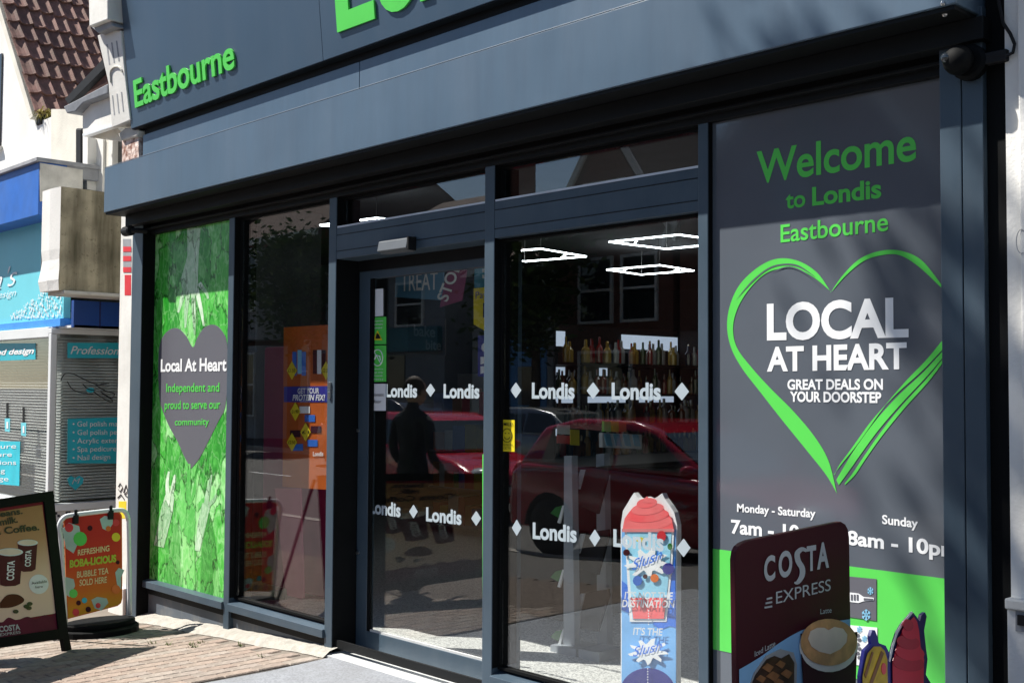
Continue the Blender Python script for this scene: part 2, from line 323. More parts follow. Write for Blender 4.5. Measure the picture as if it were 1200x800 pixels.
# ---------------------------------------------------------------- ground
def gz(x): return 0.062*(max(min(x,-5.55),-8.4)+5.55)
XS=[-600,-60,-8.4,-5.55,30,600]
def strip(name,mt,y0,y1,dz,xs=XS,depth=None,**kw):
    m=MB()
    for a,b in zip(xs[:-1],xs[1:]):
        z0,z1=gz(a)+dz,gz(b)+dz; d=depth or 0
        if d: m.add([(a,y0,z0-d),(b,y0,z1-d),(b,y1,z1-d),(a,y1,z0-d),(a,y0,z0),(b,y0,z1),(b,y1,z1),(a,y1,z0)],[(4,5,6,7),(0,1,5,4),(2,3,7,6)])
        else: m.add([(a,y0,z0),(b,y0,z1),(b,y1,z1),(a,y1,z0)],[(0,1,2,3)])
    return m.build(name,mt,kind='structure',**kw)
strip('ground',M['pave'],-1500,1500,-.30)
strip('road',M['asphalt'],-13.6,-4.6,-.13)
pav=strip('pavement',M['pave'],-4.45,3,-.012)
strip('far_pavement',M['pave'],-30,-13.75,-.01)
strip('kerb',M['kerb'],-4.6,-4.45,-.005,depth=.2); strip('kerb',M['kerb'],-13.75,-13.6,-.005,depth=.2)
m=MB()
for i in range(40):
    x=-70+i*3; m.add([(x,-9.15,gz(x)-.126),(x+1.6,-9.15,gz(x+1.6)-.126),(x+1.6,-9.05,gz(x+1.6)-.126),(x,-9.05,gz(x)-.126)],[(0,1,2,3)])
m.build('road_marking',M['white_print'],kind='structure')
# clay pavers in front of the shop, courses running towards the street; each one a piece of the pavement
strip('joint_bed',M['joint'],-2.6,.0,-.008,xs=[-12,-7.8,-5.56])
rows=[]
for i in range(42):
    x=-5.56-.102*i
    for j in range(14):
        y=-.11-.203*j-(.1 if i%2 else 0)
        if y<-.2-.35*0 and False: pass
        rows.append((x,y))
def inview(x,y):
    d=Vector((x,y,gz(x)))-CP; z=d.dot(CF); px=600+F_PX*d.dot(CR)/z; py=400-F_PX*d.dot(CU)/z
    return -25<px<420 and 715<py<835
vis=[r for r in rows if inview(r[0]-.05,r[1]-.1)]
vis.sort(key=lambda r:(r[0]+0)**2+(r[1]+3.9)**2)
meshes=[]
for k in range(5):
    mm=MB(); b=.006
    mm.add([(-.0485,-.099,-.03),(.0485,-.099,-.03),(.0485,.099,-.03),(-.0485,.099,-.03),(-.0485,-.099,-b),(.0485,-.099,-b),(.0485,.099,-b),(-.0485,.099,-b),
      (-.0485+b,-.099+b,0),(.0485-b,-.099+b,0),(.0485-b,.099-b,0),(-.0485+b,.099-b,0)],[(0,1,5,4),(1,2,6,5),(2,3,7,6),(3,0,4,7),(4,5,9,8),(5,6,10,9),(6,7,11,10),(7,4,8,11),(8,9,10,11)])
    o=mm.build('paver',PV[k],pav); meshes.append(o.data); bpy.data.objects.remove(o)
for x,y in vis[:300]:
    o=bpy.data.objects.new('paver',random.choice(meshes)); col.objects.link(o); o.parent=pav
    o.location=(x-.051,y-.1015,gz(x-.05)+random.uniform(-.0012,.0008)); o.rotation_euler=(random.uniform(-.005,.005),-math.atan(.062)+random.uniform(-.004,.004),random.uniform(-.01,.01))
rest=MB(); vs=set(vis[:300])
for x,y in rows:
    if (x,y) in vs: continue
    c=(x-.051,y-.1015,gz(x-.05)); rest.box(c[0]-.0485,c[0]+.0485,c[1]-.099,c[1]+.099,c[2]-.03,c[2]-.001)
rest.build('paver_field',mat('dimmed_paver',(.15,.12,.10),.9,0,.2,.3,25,.5,120),pav,kind='stuff')  # out-of-view pavers coloured darker to dim their reflection in the glass
# concrete slab before the door, white cement fillet along the base
m=MB(); m.ext([(-5.56,-3.2,.002),(-5.50,-.5,.002),(-5.55,.0,.002),(-2.0,.0,.002),(-2.0,-3.2,.002)],(0,0,-.08)); m.build('door_slab',M['slab'],kind='structure',bevel=.012)
m=MB(); top=[];bot=[]
for i in range(46):
    x=-8.1+i*.056; wv=.085+.012*math.sin(i*.45)+.018*random.random()-(.03*max(0,(i-38))/7); top.append((x,.03,gz(x)+.035+.008*random.random())); bot.append((x,-wv,gz(x)-.004))
    if i: k=i*2
V=[]; 
for a,b in zip(top,bot): V+= [a,(a[0],(a[1]+b[1])/2-.01,(a[2]+b[2])/2+.008),b]
m.add(V,[(3*i,3*i+1,3*i+4,3*i+3) for i in range(45)]+[(3*i+1,3*i+2,3*i+5,3*i+4) for i in range(45)]); m.build('cement_fillet',M['fillet'],kind='structure')
for (px,py) in ((198,758),(224,759),(236,757),(226,763),(282,763),(308,783),(180,755)):
    h=FZ(-.09).hit(px,py); m=MB()
    for q in range(16):
        a=random.uniform(0,6.28); l=random.uniform(.01,.035); b=(h.x+random.uniform(-.03,.03),h.y+random.uniform(-.02,.02),gz(h.x)-.005)
        t=(b[0]+l*math.cos(a),b[1]+l*math.sin(a),b[2]+random.uniform(.01,.03)); s=(-math.sin(a)*.004,math.cos(a)*.004)
        m.add([(b[0]-s[0],b[1]-s[1],b[2]),(b[0]+s[0],b[1]+s[1],b[2]),t],[(0,1,2)])
    if 'weed' not in M: M['weed']=mat('weed_leaf',(.10,.13,.03),.7)
    m.build('weed',M['weed'],label='small green weed growing between the clay pavers in front of the shop base',cat='weed',group='weeds between the pavers')
# ================================================================ SHOP
SH=empty('convenience_shop',(-5,0,0),'dark grey convenience shopfront with green lettering, canopy, sliding glass door and posters','shop')
fr=M['frame']
ZT,ZB=2.67,.125
def fbox(name,x0,x1,y0,y1,z0,z1,mt=None,bev=.003,par=None): return box(name,mt or fr,(x0,x1,y0,y1,z0,z1),par or SH,bev)
lx0,_=W(153,400,-.06); lx1,_=W(165,400,-.06); rx0,_=W(1103.5,400,-.08); rx1,_=W(1154.5,400,-.08)
fbox('end_post',lx0,lx1,-.06,.12,gz(-8.1)-.05,2.86)
mid=(rx0+rx1)/2+.002
fbox('end_post',rx0,mid-.0015,-.08,.2,-.05,2.86); fbox('end_post',mid+.0015,rx1,-.0785,.2,-.05,2.86)
mull=[(-6.86,-6.79,gz(-6.8)-.05,ZT),(-5.69,-5.615,-.05,ZT),(-4.31,-4.238,-.02,ZT),(-2.966,-2.914,-.05,ZT)]
for a,b,z0,z1 in mull: fbox('mullion',a,b,0,.17,z0,z1)
for a,b,z0,z1 in mull: box('shade_strip',M['dark'],(b,b+.0025,.004,.168,max(z0,.16) if b>-5 or b<-6 else z0,z1-.002),SH)  # near-black strips paint the shade on the mullions' right sides
box('shade_strip',M['dark'],(lx1,lx1+.0025,-.057,.04,-.3,2.8),SH)  # same painted shade on the left post's right side
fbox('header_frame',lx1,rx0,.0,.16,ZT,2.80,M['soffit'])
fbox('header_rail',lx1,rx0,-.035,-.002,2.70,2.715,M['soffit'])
fbox('shutter_guide_box',lx0-.01,rx1+.02,-.115,-.001 if 0 else -.038,2.735,2.8145,M['soffit'])
fbox('transom',-5.615,-4.31,.002,.16,2.30,2.485); fbox('transom',-4.238,-2.966,.002,.16,2.30,2.485)
for a,b in ((-5.612,-4.312),(-4.236,-2.968)):
    fbox('transom_groove',a,b,-.0005,.004,2.440,2.443,M['soffit'],0); fbox('transom_groove',a,b,-.0005,.004,2.345,2.348,M['soffit'],0)
for a,b in ((-5.612,-4.312),(-4.236,-2.968)): fbox('transom_sill',a,b,.004,.050,2.4855,2.496,mat('sunlit_sill_tone',(.62,.66,.72),.25,0,.8),.001)  # sill coloured pale to paint the sunlit line along the transom top
# bottom rails and kick panels
for a,b,k in ((lx1,-6.86,0),(-6.79,-5.69,1),(-4.238,-2.966,2),(-2.914,rx0,3)):
    m=MB(); m.ext([(a,-.015,.125),(a,-.015,.078),(a,.12,.078),(a,.12,.15)],(b-a,0,0)); m.build('bottom_rail',fr,SH,.002)
    fbox('kick_panel',a,b,.035,.06,-.35,.078,M['kick'],0)
fbox('rail_shadow_strip',lx1,rx0,.02,.034,.03,.0785,M['soffit'],0)  # dark strip paints the shadow under the bottom rails
# beads round each opening (dark gaskets)
def beads(x0,x1,z0,z1,y):
    t=.014
    for nm,b in (('gasket',(x0,x0+t,y-.02,y+.02,z0,z1)),('gasket',(x1-t,x1,y-.02,y+.02,z0,z1)),('gasket',(x0+t,x1-t,y-.02,y+.02,z1-t,z1)),('gasket',(x0+t,x1-t,y-.02,y+.02,z0,z0+t))):
        box(nm,M['dark'],b,SH)
GY=.06
for (a,b,z0,z1,y) in ((-6.79,-5.69,.15,ZT,GY),(-4.238,-2.966,.15,2.30,GY),(-5.615,-4.31,2.485,ZT,GY),(-4.238,-2.966,2.485,ZT,GY)):
    beads(a+.001,b-.001,z0+.001,z1-.001,y)
    box('window_pane',M['glass'],(a+.016,b-.016,y-.003,y+.003,z0+.016,z1-.016),SH)
# bright lower edge profile where sun meets the transom
# green leaf graphic, left
PY=.04
gp1=box('leaf_poster',M['leaf'],(lx1+.0,-6.862,PY,PY+.02,.12,ZT),SH)
PG=FY(PY-.0015)
HP=cr0([(225,547.5),(223.2,547.5),(216,535),(208,517),(199,501),(192,485),(187,468),(185.5,440),(186,412),(189,398),(195,389),(203,384.5),(211,386),(219,395),(226,407),(231,396),(238,385),(246,380.5),(254,381.5),(261,389),(266,402),(266.5,440),(264,476),(256,493),(246,513),(234,536)])
shape('heart_graphic',HP,PG,.0008,M['grey_print'],SH)
PG2=FY(PY-.003)
text('Local At Heart',PG2,(188.5,435),(265.5,434),13.5,M['white_print'],SH,.03,t=.001)
for s,a,b,y,h in (('Independent and',195,257,459,9.5),('proud to serve our',193,258,479,9.5),('community',205,245,498,7.5)):
    text(s,PG2,(a,y),(b,y-.5),h,M['green_vinyl'],SH,.012,t=.001)
# printed arms and hands of the leaf graphic
def stroke(pts,wd,pl,mt,nm='arm_graphic',t=.0006):
    for k,(a,b) in enumerate(zip(pts[:-1],pts[1:])):
        wa,wb=(wd[k],wd[k+1]); dx,dy=b[0]-a[0],b[1]-a[1]; l=math.hypot(dx,dy) or 1; nx,ny=-dy/l,dx/l
        yield [(a[0]+nx*wa,a[1]+ny*wa),(b[0]+nx*wb,b[1]+ny*wb),(b[0]-nx*wb,b[1]-ny*wb),(a[0]-nx*wa,a[1]-ny*wa)]
def strokes(name,lst,pl,mt,parent=SH,t=.0006):
    m=MB()
    for pts,wd in lst:
        for q in stroke(pts,wd,pl,mt): m.ext([pl.hit(*p)+pl.n*random.uniform(0,.0002) for p in q],-pl.n*t)
    return m.build(name,mt,parent)
PGa=FY(PY-.0008)
def arm(pts,wd,mt,pl=PGa): 
    P=cr1(pts); n=len(P); W_=[wd[min(len(wd)-1,int(i*(len(wd)-1)/(n-1)+.0))]*(1-((i*(len(wd)-1)/(n-1))%1))+wd[min(len(wd)-1,int(i*(len(wd)-1)/(n-1))+1)]*((i*(len(wd)-1)/(n-1))%1) for i in range(n)]
    L_=[];R_=[]
    for i in range(n):
        a_=P[max(i-1,0)]; b_=P[min(i+1,n-1)]; dx,dy=b_[0]-a_[0],b_[1]-a_[1]; l=math.hypot(dx,dy) or 1; L_.append((P[i][0]-dy/l*W_[i],P[i][1]+dx/l*W_[i])); R_.append((P[i][0]+dy/l*W_[i],P[i][1]-dx/l*W_[i]))
    return L_+R_[::-1]
def cr1(P,n=5):
    out=[]
    for i in range(len(P)-1):
        p0=P[max(i-1,0)];p1=P[i];p2=P[i+1];p3=P[min(i+2,len(P)-1)]
        for k in range(n):
            t=k/n; out.append(tuple(.5*((2*p1[j])+(-p0[j]+p2[j])*t+(2*p0[j]-5*p1[j]+4*p2[j]-p3[j])*t*t+(-p0[j]+3*p1[j]-3*p2[j]+p3[j])*t**3) for j in (0,1)))
    return out+[P[-1]]
_k=0
def armg(name,pts,wd,mt):
    global _k; _k+=1
    shape(name,arm(pts,wd,mt),FY(PY-.0006-.00007*_k),.0004,mt,SH)
for pts,wd,mt in (([(206,282),(210,300),(217,318)],[9,8,1],'cone'),([(246,330),(238,318),(232,296)],[1,6,2],'cone'),([(203,702),(205,640),(207,612)],[9,6,.4],'cone'),([(246,708),(245,645),(245,600)],[12,9,.4],'cone'),
    ([(227,267),(226,300),(222,328),(223,343)],[8,6.5,10,8],'pale'),([(217,338),(212,354),(209,366)],[3,2,1],'pale'),([(221,340),(218,364),(217,384)],[2.6,2.2,1],'pale'),([(226,340),(227,368),(228,392)],[2.6,2.2,1],'pale'),([(230,338),(235,360),(239,382)],[2.8,2.2,1],'pale'),([(233,332),(241,342),(244,350)],[3,2,1],'pale'),
    ([(222,691),(221,640),(220,612),(221,584)],[7,6.5,9,8],'hand'),([(215,596),(205,580),(199,569)],[3,2.2,1],'hand'),([(217,588),(213,566),(211,549)],[2.8,2.2,1],'hand'),([(221,586),(221,560),(222,543)],[2.8,2.2,1],'hand'),([(226,588),(230,566),(234,551)],[2.8,2.2,1],'hand'),([(229,598),(238,586),(245,578)],[3,2.2,1],'hand'),
    ([(231,645),(237,612),(242,590)],[3,5,5],'pale'),([(241,594),(244,574),(248,556)],[3,2.4,1],'pale'),([(243,592),(250,586),(253,579)],[2.5,2,1],'pale'),([(186,640),(195,600),(199,580)],[6,7,5],'pale'),([(197,585),(196,566),(198,552)],[2.5,2,1],'pale'),([(200,585),(203,568),(205,556)],[2.5,2,1],'pale')):
    armg('hand_graphic' if wd[0]<4 else 'arm_graphic',pts,wd,M[mt])
# right grey vinyl panel
box('grey_poster',M['grey_vinyl'],(-2.913,rx0+.02,.03,.05,.12,ZT),SH)
P3=FY(.03)
text('Welcome',P3,(887,215),(1074,187),36,M['green_vinyl'],SH,.018)
text('to',P3,(921,244.5),(944,241.5),19,M['green_vinyl'],SH,.02); text('Londis',P3,(952,240.5),(1033,231),20,M['green_vinyl'],SH,.03)
text('Eastbourne',P3,(915,284),(1041,270),20,M['green_vinyl'],SH,.012)
text('LOCAL',P3,(899,397),(1065,393),39,M['white_print'],SH,.034)
text('AT HEART',P3,(899,434),(1063,431),26,M['white_print'],SH,.034)
text('GREAT DEALS ON',P3,(923,456),(1035,456),11,M['white_print'],SH,.034)
text('YOUR DOORSTEP',P3,(926,470),(1033,471.5),11,M['white_print'],SH,.034)
text('Monday - Saturday',P3,(864,599),(956,606),9,M['white_print'],SH,.025)
text('7am - 10',P3,(857,624),(937,631.5),15,M['white_print'],SH,.03); text('pm',P3,(941,632),(985,636),15,M['white_print'],SH,.03)
text('Sunday',P3,(1034,613),(1076,618),10,M['white_print'],SH,.025)
text('8am - 10pm',P3,(993,637),(1124,653),15.5,M['white_print'],SH,.03)
P3a=FY(.0285)
def band(name,outer,inner,pl,mt,parent,t=.0008):
    n=len(outer); m=MB()
    A=[pl.hit(*p) for p in outer]; B=[pl.hit(*p) for p in inner]
    for i in range(n-1): m.add([A[i],A[i+1],B[i+1],B[i]],[(0,1,2,3)])
    return m.build(name,mt,parent)
def cr(P,n=6):
    out=[]
    for i in range(len(P)-1):
        p0=P[max(i-1,0)];p1=P[i];p2=P[i+1];p3=P[min(i+2,len(P)-1)]
        for k in range(n):
            t=k/n; out.append(tuple(.5*((2*p1[j])+(-p0[j]+p2[j])*t+(2*p0[j]-5*p1[j]+4*p2[j]-p3[j])*t*t+(-p0[j]+3*p1[j]-3*p2[j]+p3[j])*t**3) for j in (0,1)))
    return out+[P[-1]]
band('heart_stroke',cr([(974,343),(958,320),(936,306),(912,303),(890,312),(868,332),(856,356),(852,382),(857,408),(870,432),(890,458),(915,490),(945,527),(968,556),(981,578)]),
     cr([(973,341),(955,326),(934,315),(913,315),(895,322),(877,340),(864,362),(859,385),(864,408),(882,432),(903,455),(930,482),(955,512),(971,540),(980,575)]),P3a,M['green_vinyl'],SH)
e1=W(1104.2,300,.0285)
band('heart_stroke',cr([(974,342),(988,322),(1008,303),(1032,294),(1056,294),(1080,305),(1103,333)]),cr([(975,341),(992,322),(1012,306),(1033,299),(1054,299),(1076,312),(1103,337)]),P3a,M['green_vinyl'],SH)
for o_,i_ in ((((1104,399),(1085,422),(1060,448),(1035,478),(1005,520),(985,545),(977,556)),((1104,410),(1080,435),(1050,462),(1022,492),(998,525),(984,544),(978,556))),
              (((1104,412),(1082,436),(1052,464),(1025,494),(1003,524),(990,545),(980,562)),((1104,420),(1085,442),(1055,474),(1030,503),(1010,530),(996,550),(983,568))),
              (((1104,421.5),(1086,443.5),(1057,475),(1033,505),(1012,535),(1000,553),(990,566)),((1104,426),(1088,447),(1060,478),(1034,510),(1014,538),(1002,556),(990,568)))):
    band('heart_stroke',cr(list(o_)),cr(list(i_)),P3a,M['green_vinyl'],SH)
# dry-brush gaps
for o_,i_ in ((((862,352),(880,330),(900,314),(918,309),(936,311),(955,324)),((862,352),(881,331.5),(900,316),(918,310.8),(936,313),(955,324.5))),(((905,318),(925,312),(945,320),(962,336)),((905,318.6),(925,313.6),(945,322),(962,336.6)))):
    band('heart_stroke_gap',cr(list(o_)),cr(list(i_)),FY(.0275),M['grey_vinyl'],SH)
zt=W(950,652,.0285)[1]; zb=W(850,757,.0285)[1]; 
g2=box('green_poster_band',M['green_vinyl'],(-2.9125,rx0+.02,.0282,.0295,W(845,762,.0285)[1],W(843,643.5,.0285)[1]),SH)
P3b=FY(.026)
shape('dark_offer_panel',[(985,674),(1027,678),(1027,727),(985,721)],P3b,.001,M['grey_print'],SH)
shape('white_offer_panel',[(985,731),(1028,735),(1028,782),(985,776)],P3b,.001,M['white_print'],SH)
P3c=FY(.0245)
shape('bottle_graphic',[(990,693),(1006,695),(1012,699),(1024,700),(1024,703),(1012,704),(1006,706),(990,704)],P3c,.001,M['white_print'],SH)
shape('bottle_graphic',[(1012,700.2),(1023,701),(1023,702.2),(1012,702.8)],FY(.0232),.0008,M['grey_print'],SH)
for k in range(3): shape('bottle_label',[(997+k*3.4,696),(999+k*3.4,696.2),(999+k*3.4,703),(997+k*3.4,702.8)],FY(.0232),.0008,M['grey_print'],SH)
def flake(cx,cy,r,pl,mt):
    m=MB()
    for a in range(0,180,60):
        c,s=math.cos(R(a+30)),math.sin(R(a+30))
        for q in stroke([(cx-c*r*.8,cy-s*r),(cx+c*r*.8,cy+s*r)],[r*.11,r*.11],pl,mt): m.ext([pl.hit(*p) for p in q],-pl.n*.0005)
        for sg in (1,-1):
            bx,by=cx+sg*c*r*.5,cy+sg*s*r*.62
            for da in (50,-50):
                c2,s2=math.cos(R(a+30+da)),math.sin(R(a+30+da))
                for q in stroke([(bx,by),(bx+sg*c2*r*.3,by+sg*s2*r*.4)],[r*.09,r*.09],pl,mt): m.ext([pl.hit(*p)+pl.n*.0002 for p in q],-pl.n*.0005)
    m.build('snowflake_graphic',mt,SH)
flake(1020,692,4.5,P3c,M['sky_blue']); flake(1015,720,6.5,P3c,M['sky_blue']); flake(1007,737,4,P3c,M['sky_blue']); flake(1013,748,4,P3c,M['sky_blue'])
for k in range(6): shape('rough_lettering',ipts((1005+2*(k%2),744+k*5.2),2.6,2.2,6),P3c,.0006,M['grey_print'],SH)
# canopy / shutter box
CX0,CX1=-8.255,-1.715
m=MB(); m.ext([(CX0,-.25,2.83),(CX0,-.25,3.165),(CX0,.0,3.17),(CX0,.0,2.83)],(CX1-CX0,0,0)); m.build('canopy_box',M['canopy'],SH,.004)
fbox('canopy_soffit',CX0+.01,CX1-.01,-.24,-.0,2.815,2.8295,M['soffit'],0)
fbox('canopy_top_highlight',CX0,CX1,-.252,-.247,3.166,3.169,mat('pale_edge_highlight',(.22,.26,.31),.4),.0005)  # paler strip paints the highlight along the canopy's top edge
for z in (2.86,): pass
for (px,py) in ((1105,4.5),(1107,17.3)):
    h=FY(-.25).hit(px,py) if py<10 else FZ(2.815).hit(px,py); mm=MB().ball(h,.009,8,6); mm.build('screw_head',M['steel'],SH)
# upper band behind the canopy, two lengths with a joint
bx=W(421,80,.0)[0]; 
fbox('upper_band',-8.16,bx-.003,.002,.1,3.12,3.435,M['canopy'],.002); fbox('upper_band',bx+.003,-1.6,.002,.1,3.12,3.435,M['canopy'],.002)
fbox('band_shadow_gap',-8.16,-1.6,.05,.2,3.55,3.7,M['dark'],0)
# fascia sign, leaning out
F0=Vector((0,-.05,3.49)); F1=Vector((0,-.137,4.36)); fu=(F1-F0).normalized(); FP=Plane(F0,Vector((0,-fu.z,fu.y)))
fj=FP.hit(378,60).x
def fpanel(a,b):
    p=[F0+Vector((a,0,0)),F0+Vector((b,0,0)),F0+fu*1.15+Vector((b,0,0)),F0+fu*1.15+Vector((a,0,0))]
    MB().ext(p,-FP.n*.06).build('fascia_panel',M['fascia'],SH,.002)
FL=FP.hit(153.3,149).x
fpanel(FL,fj-.0015); fpanel(fj+.0015,fj+3.05); fpanel(fj+3.053,-1.5)
box('fascia_shadow_strip',M['soffit'],(FL+.1,-1.5,.012,.1,3.43,3.50),SH)  # near-black strip paints the shadow under the fascia
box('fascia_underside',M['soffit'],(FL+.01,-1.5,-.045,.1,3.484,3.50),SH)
text('Eastbourne',FP,(160,126),(277,79),31,M['green'],SH,.02,raised=.012,name='fascia_lettering')
text('L',FP,(397,34.5),(441,18),100,M['green'],SH,.03,raised=.012,name='fascia_lettering'); text('ondis',FP,(446,16.5),(650,-60),98,M['green'],SH,.03,raised=.012,name='fascia_lettering')
# window manifestation
PM=FY(GY-.004)
def diamond(cx,cy,w_,h_,pl,par=SH): shape('diamond_decal',[(cx,cy-h_),(cx+w_*.18,cy-h_*.86),(cx+w_*.86,cy-h_*.12),(cx+w_,cy),(cx+w_*.86,cy+h_*.14),(cx+w_*.12,cy+h_*.9),(cx,cy+h_),(cx-w_*.16,cy+h_*.86),(cx-w_*.9,cy+h_*.12),(cx-w_,cy),(cx-w_*.88,cy-h_*.14),(cx-w_*.16,cy-h_*.86)],pl,.0006,M['frost'],par)
for cx,cy,a,b in ((604.5,457,6.5,9),(695,457.5,7.5,9.7),(799,458.5,8.5,10.5),(605.5,618,5.6,9.5),(697,630,6.4,10),(801,641.5,8.2,10.7)): diamond(cx,cy,a,b,PM)
text('Londis',PM,(623.5,466),(673.5,466.7),17,M['frost'],SH,.035); text('Londis',PM,(717,467),(774.5,467.7),18,M['frost'],SH,.035)
text('Londis',PM,(624.5,630),(676,634.5),17.5,M['frost'],SH,.035); text('Londis',PM,(719,639),(778,645),18.5,M['frost'],SH,.035)
# yellow smile sticker
st=shape('smile_sticker',[(585.5,491.5),(603,492),(603,529),(585.5,528.5)],PM,.001,M['yellow'],SH)
PMs=FY(GY-.006); text('SMILE!',PMs,(588,498.5),(601,499),3.6,M['black'],SH,.01); 
m=MB(); pts=ipts((594.2,510),5.6,8,20); m.tube([PMs.hit(*p) for p in pts],.0016,4,closed=True)
m.tube([PMs.hit(*p) for p in ipts((594.2,510),3.4,4.6,8,25,155)],.0016,4)
for dx in (-2,2): m.ball(PMs.hit(594.2+dx,507.5),.003,6,4)
m.build('smile_graphic',M['black'],SH); text("YOU'RE ON",PMs,(588,522),(601,522.4),2.2,M['black'],SH,.0); text('CCTV',PMs,(590,526),(599,526.4),2.5,M['black'],SH,.0)
# ---- sliding door leaf (recessed)
DY=.17
DR=empty('sliding_door',(-4.95-SH.location.x,0,0)); DR.parent=SH; tag(DR)
def dbox(name,b,mt=None,bev=.002): return box(name,mt or fr,b,DR,bev)
dl=W(418,600,DY)[0]; ds=W(430.5,600,DY)[0]; dr=-4.30; dz0=-.012
zr=W(425,737.5,DY)[1]
dbox('stile',(dl,ds,DY,DY+.05,dz0,2.24)); dbox('stile',(-4.365,-4.26,DY,DY+.05,dz0,2.24)); dbox('bottom_rail',(ds,-4.365,DY,DY+.05,dz0,zr)); dbox('top_rail',(ds,-4.365,DY,DY+.05,2.19,2.24))
dbox('door_pane',(ds,-4.365,DY+.022,DY+.028,zr,2.19),M['glass'],0)
for a in ((ds,ds+.028),(-4.38,-4.366)): dbox('gasket',(a[0],a[1],DY+.004,DY+.018,zr,2.19),M['dark'],0)
dbox('gasket',(ds+.028,-4.38,DY+.006,DY+.019,zr,zr+.012),M['alu'],0)
PD=FY(DY+.021)
shape('safety_strip',[(565.3,532),(567.6,532),(567.6,769),(565.3,768)],FY(DY-.002),.003,M['green'],DR)
for (px,py) in ((420,504),(420,647)):
    h=FY(DY).hit(px,py); MB().lathe([(.001,-.012),(.011,-.012),(.011,0)],10,(h.x,h.y,h.z),'y').build('lock_cylinder',M['steel'],DR)
for cx,cy,a,b in ((504.5,457,5.4,7.7),(484.5,599,5,8),(558,607,5.8,8.6)): diamond(cx,cy,a,b,PD,DR)
text('Londis',PD,(452,464.5),(489,465),14,M['frost'],DR,.035); text('Londis',PD,(520,465.5),(562,466),15,M['frost'],DR,.035)
text('Londis',PD,(433.5,600.5),(469.5,605),14.5,M['frost'],DR,.035); text('Londis',PD,(499.5,609.5),(541,614),15,M['frost'],DR,.035)
shape('white_sticker',[(436,339),(449,338),(449,370),(435.5,371)],PD,.001,M['white_print'],DR)
shape('green_sticker',[(432.5,372),(452.5,371),(452.5,403),(432.5,403.5)],PD,.001,M['green'],DR)
shape('green_sticker',[(432.5,405),(452.5,404.5),(452.5,447),(432.5,447.5)],PD,.001,M['green'],DR)
shape('white_sticker',[(431.5,449.5),(452,449.5),(452,481),(431.5,481)],PD,.001,M['white_print'],DR)
PDt=FY(DY+.019)
for k,s in enumerate(('Automatic','door')): text(s,PDt,(433+k*4,464+k*8),(450-k*3,464+k*8),3.6,M['black'],DR,.0)
shape('warning_triangle',[(442.5,387),(448,398.5),(437,398.5)],PDt,.001,M['yellow'],DR); shape('warning_figure',[(441.5,390),(444,392),(446,396.5),(440,397),(440.5,394)],FY(DY+.0175),.0008,M['black'],DR)
m=MB(); m.tube([PDt.hit(*p) for p in ipts((442.5,419),6,9.5,18)],.003,5,closed=True); m.tube([PDt.hit(438.5,412),PDt.hit(446.5,426)],.003,5); m.tube([PDt.hit(439,421),PDt.hit(441,416),PDt.hit(445,417),PDt.hit(446,422)],.004,5); m.build('no_dogs_graphic',M['white_print'],DR)
for k in range(3): text(('Caution','automatic','door')[k],PDt,(436,377+k*4),(449,376.7+k*4),2.2,M['white_print'],DR,0)
for k in range(4): text(('Assistance','dogs only','thank','you')[k],PDt,(436,433+k*4),(449,433+k*4),2.0,M['white_print'],DR,0)
for z_ in (W(389,452,0)[1],W(389,463,0)[1]):
    box('lock_plate',M['steel'],(-5.668,-5.645,-.012,.001,z_-.022,z_+.022),SH,.002)
# door sensor
h0=W(452,296,-.0); h1=W(486,296,0)
m=MB(); m.ext([(h0[0],-.0,h0[1]+.07),(h0[0],-.05,h0[1]+.055),(h0[0],-.062,h0[1]-.0),(h0[0],-.0,h0[1]-.015)],(h1[0]-h0[0],0,0)); m.build('door_sensor',mat('sensor_grey',(.10,.11,.12),.4),SH,.004)
box('sensor_end_cap',M['black'],(h1[0],h1[0]+.012,-.055,0,h0[1]-.01,h0[1]+.062),SH)
fbox('threshold_strip',-5.61,-4.24,-.03,.165,-.02,.006,M['alu'],.002); fbox('threshold_strip',-5.605,-4.24,-.055,-.034,-.02,.004,M['alu'],.001)
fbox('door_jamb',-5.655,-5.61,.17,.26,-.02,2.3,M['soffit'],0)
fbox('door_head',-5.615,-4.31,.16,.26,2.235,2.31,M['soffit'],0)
# shop shell
IX0,IX1,IY1=-11.5,-1.70,9.5
m=MB(); m.add([(lx1,.12,.012),(IX1,.12,.012),(IX1,IY1,.012),(IX0,IY1,.012),(IX0,1.4,.012),(lx1,1.4,.012)],[(0,1,2,3,4,5)]); m.build('shop_floor',M['floor'],SH)
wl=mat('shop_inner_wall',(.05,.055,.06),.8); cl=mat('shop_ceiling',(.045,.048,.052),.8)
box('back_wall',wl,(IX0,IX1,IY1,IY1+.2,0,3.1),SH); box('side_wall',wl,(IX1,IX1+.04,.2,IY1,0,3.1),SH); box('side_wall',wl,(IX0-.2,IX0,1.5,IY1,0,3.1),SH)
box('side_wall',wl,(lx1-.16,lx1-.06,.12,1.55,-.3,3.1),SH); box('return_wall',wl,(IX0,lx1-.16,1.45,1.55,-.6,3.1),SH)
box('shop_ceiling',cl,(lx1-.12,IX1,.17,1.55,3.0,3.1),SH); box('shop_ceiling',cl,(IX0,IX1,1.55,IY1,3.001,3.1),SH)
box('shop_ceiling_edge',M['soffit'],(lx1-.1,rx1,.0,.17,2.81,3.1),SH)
box('upper_storey_wall',M['cream'],(-8.5,-.9,.11,.4,3.1,9),SH); box('roof_cover',M['slate'],(-8.5,-.9,.4,1.7,3.11,3.3),SH); box('roof_cover',M['slate'],(-11.7,-.9,1.7,9.8,3.11,3.3),SH)
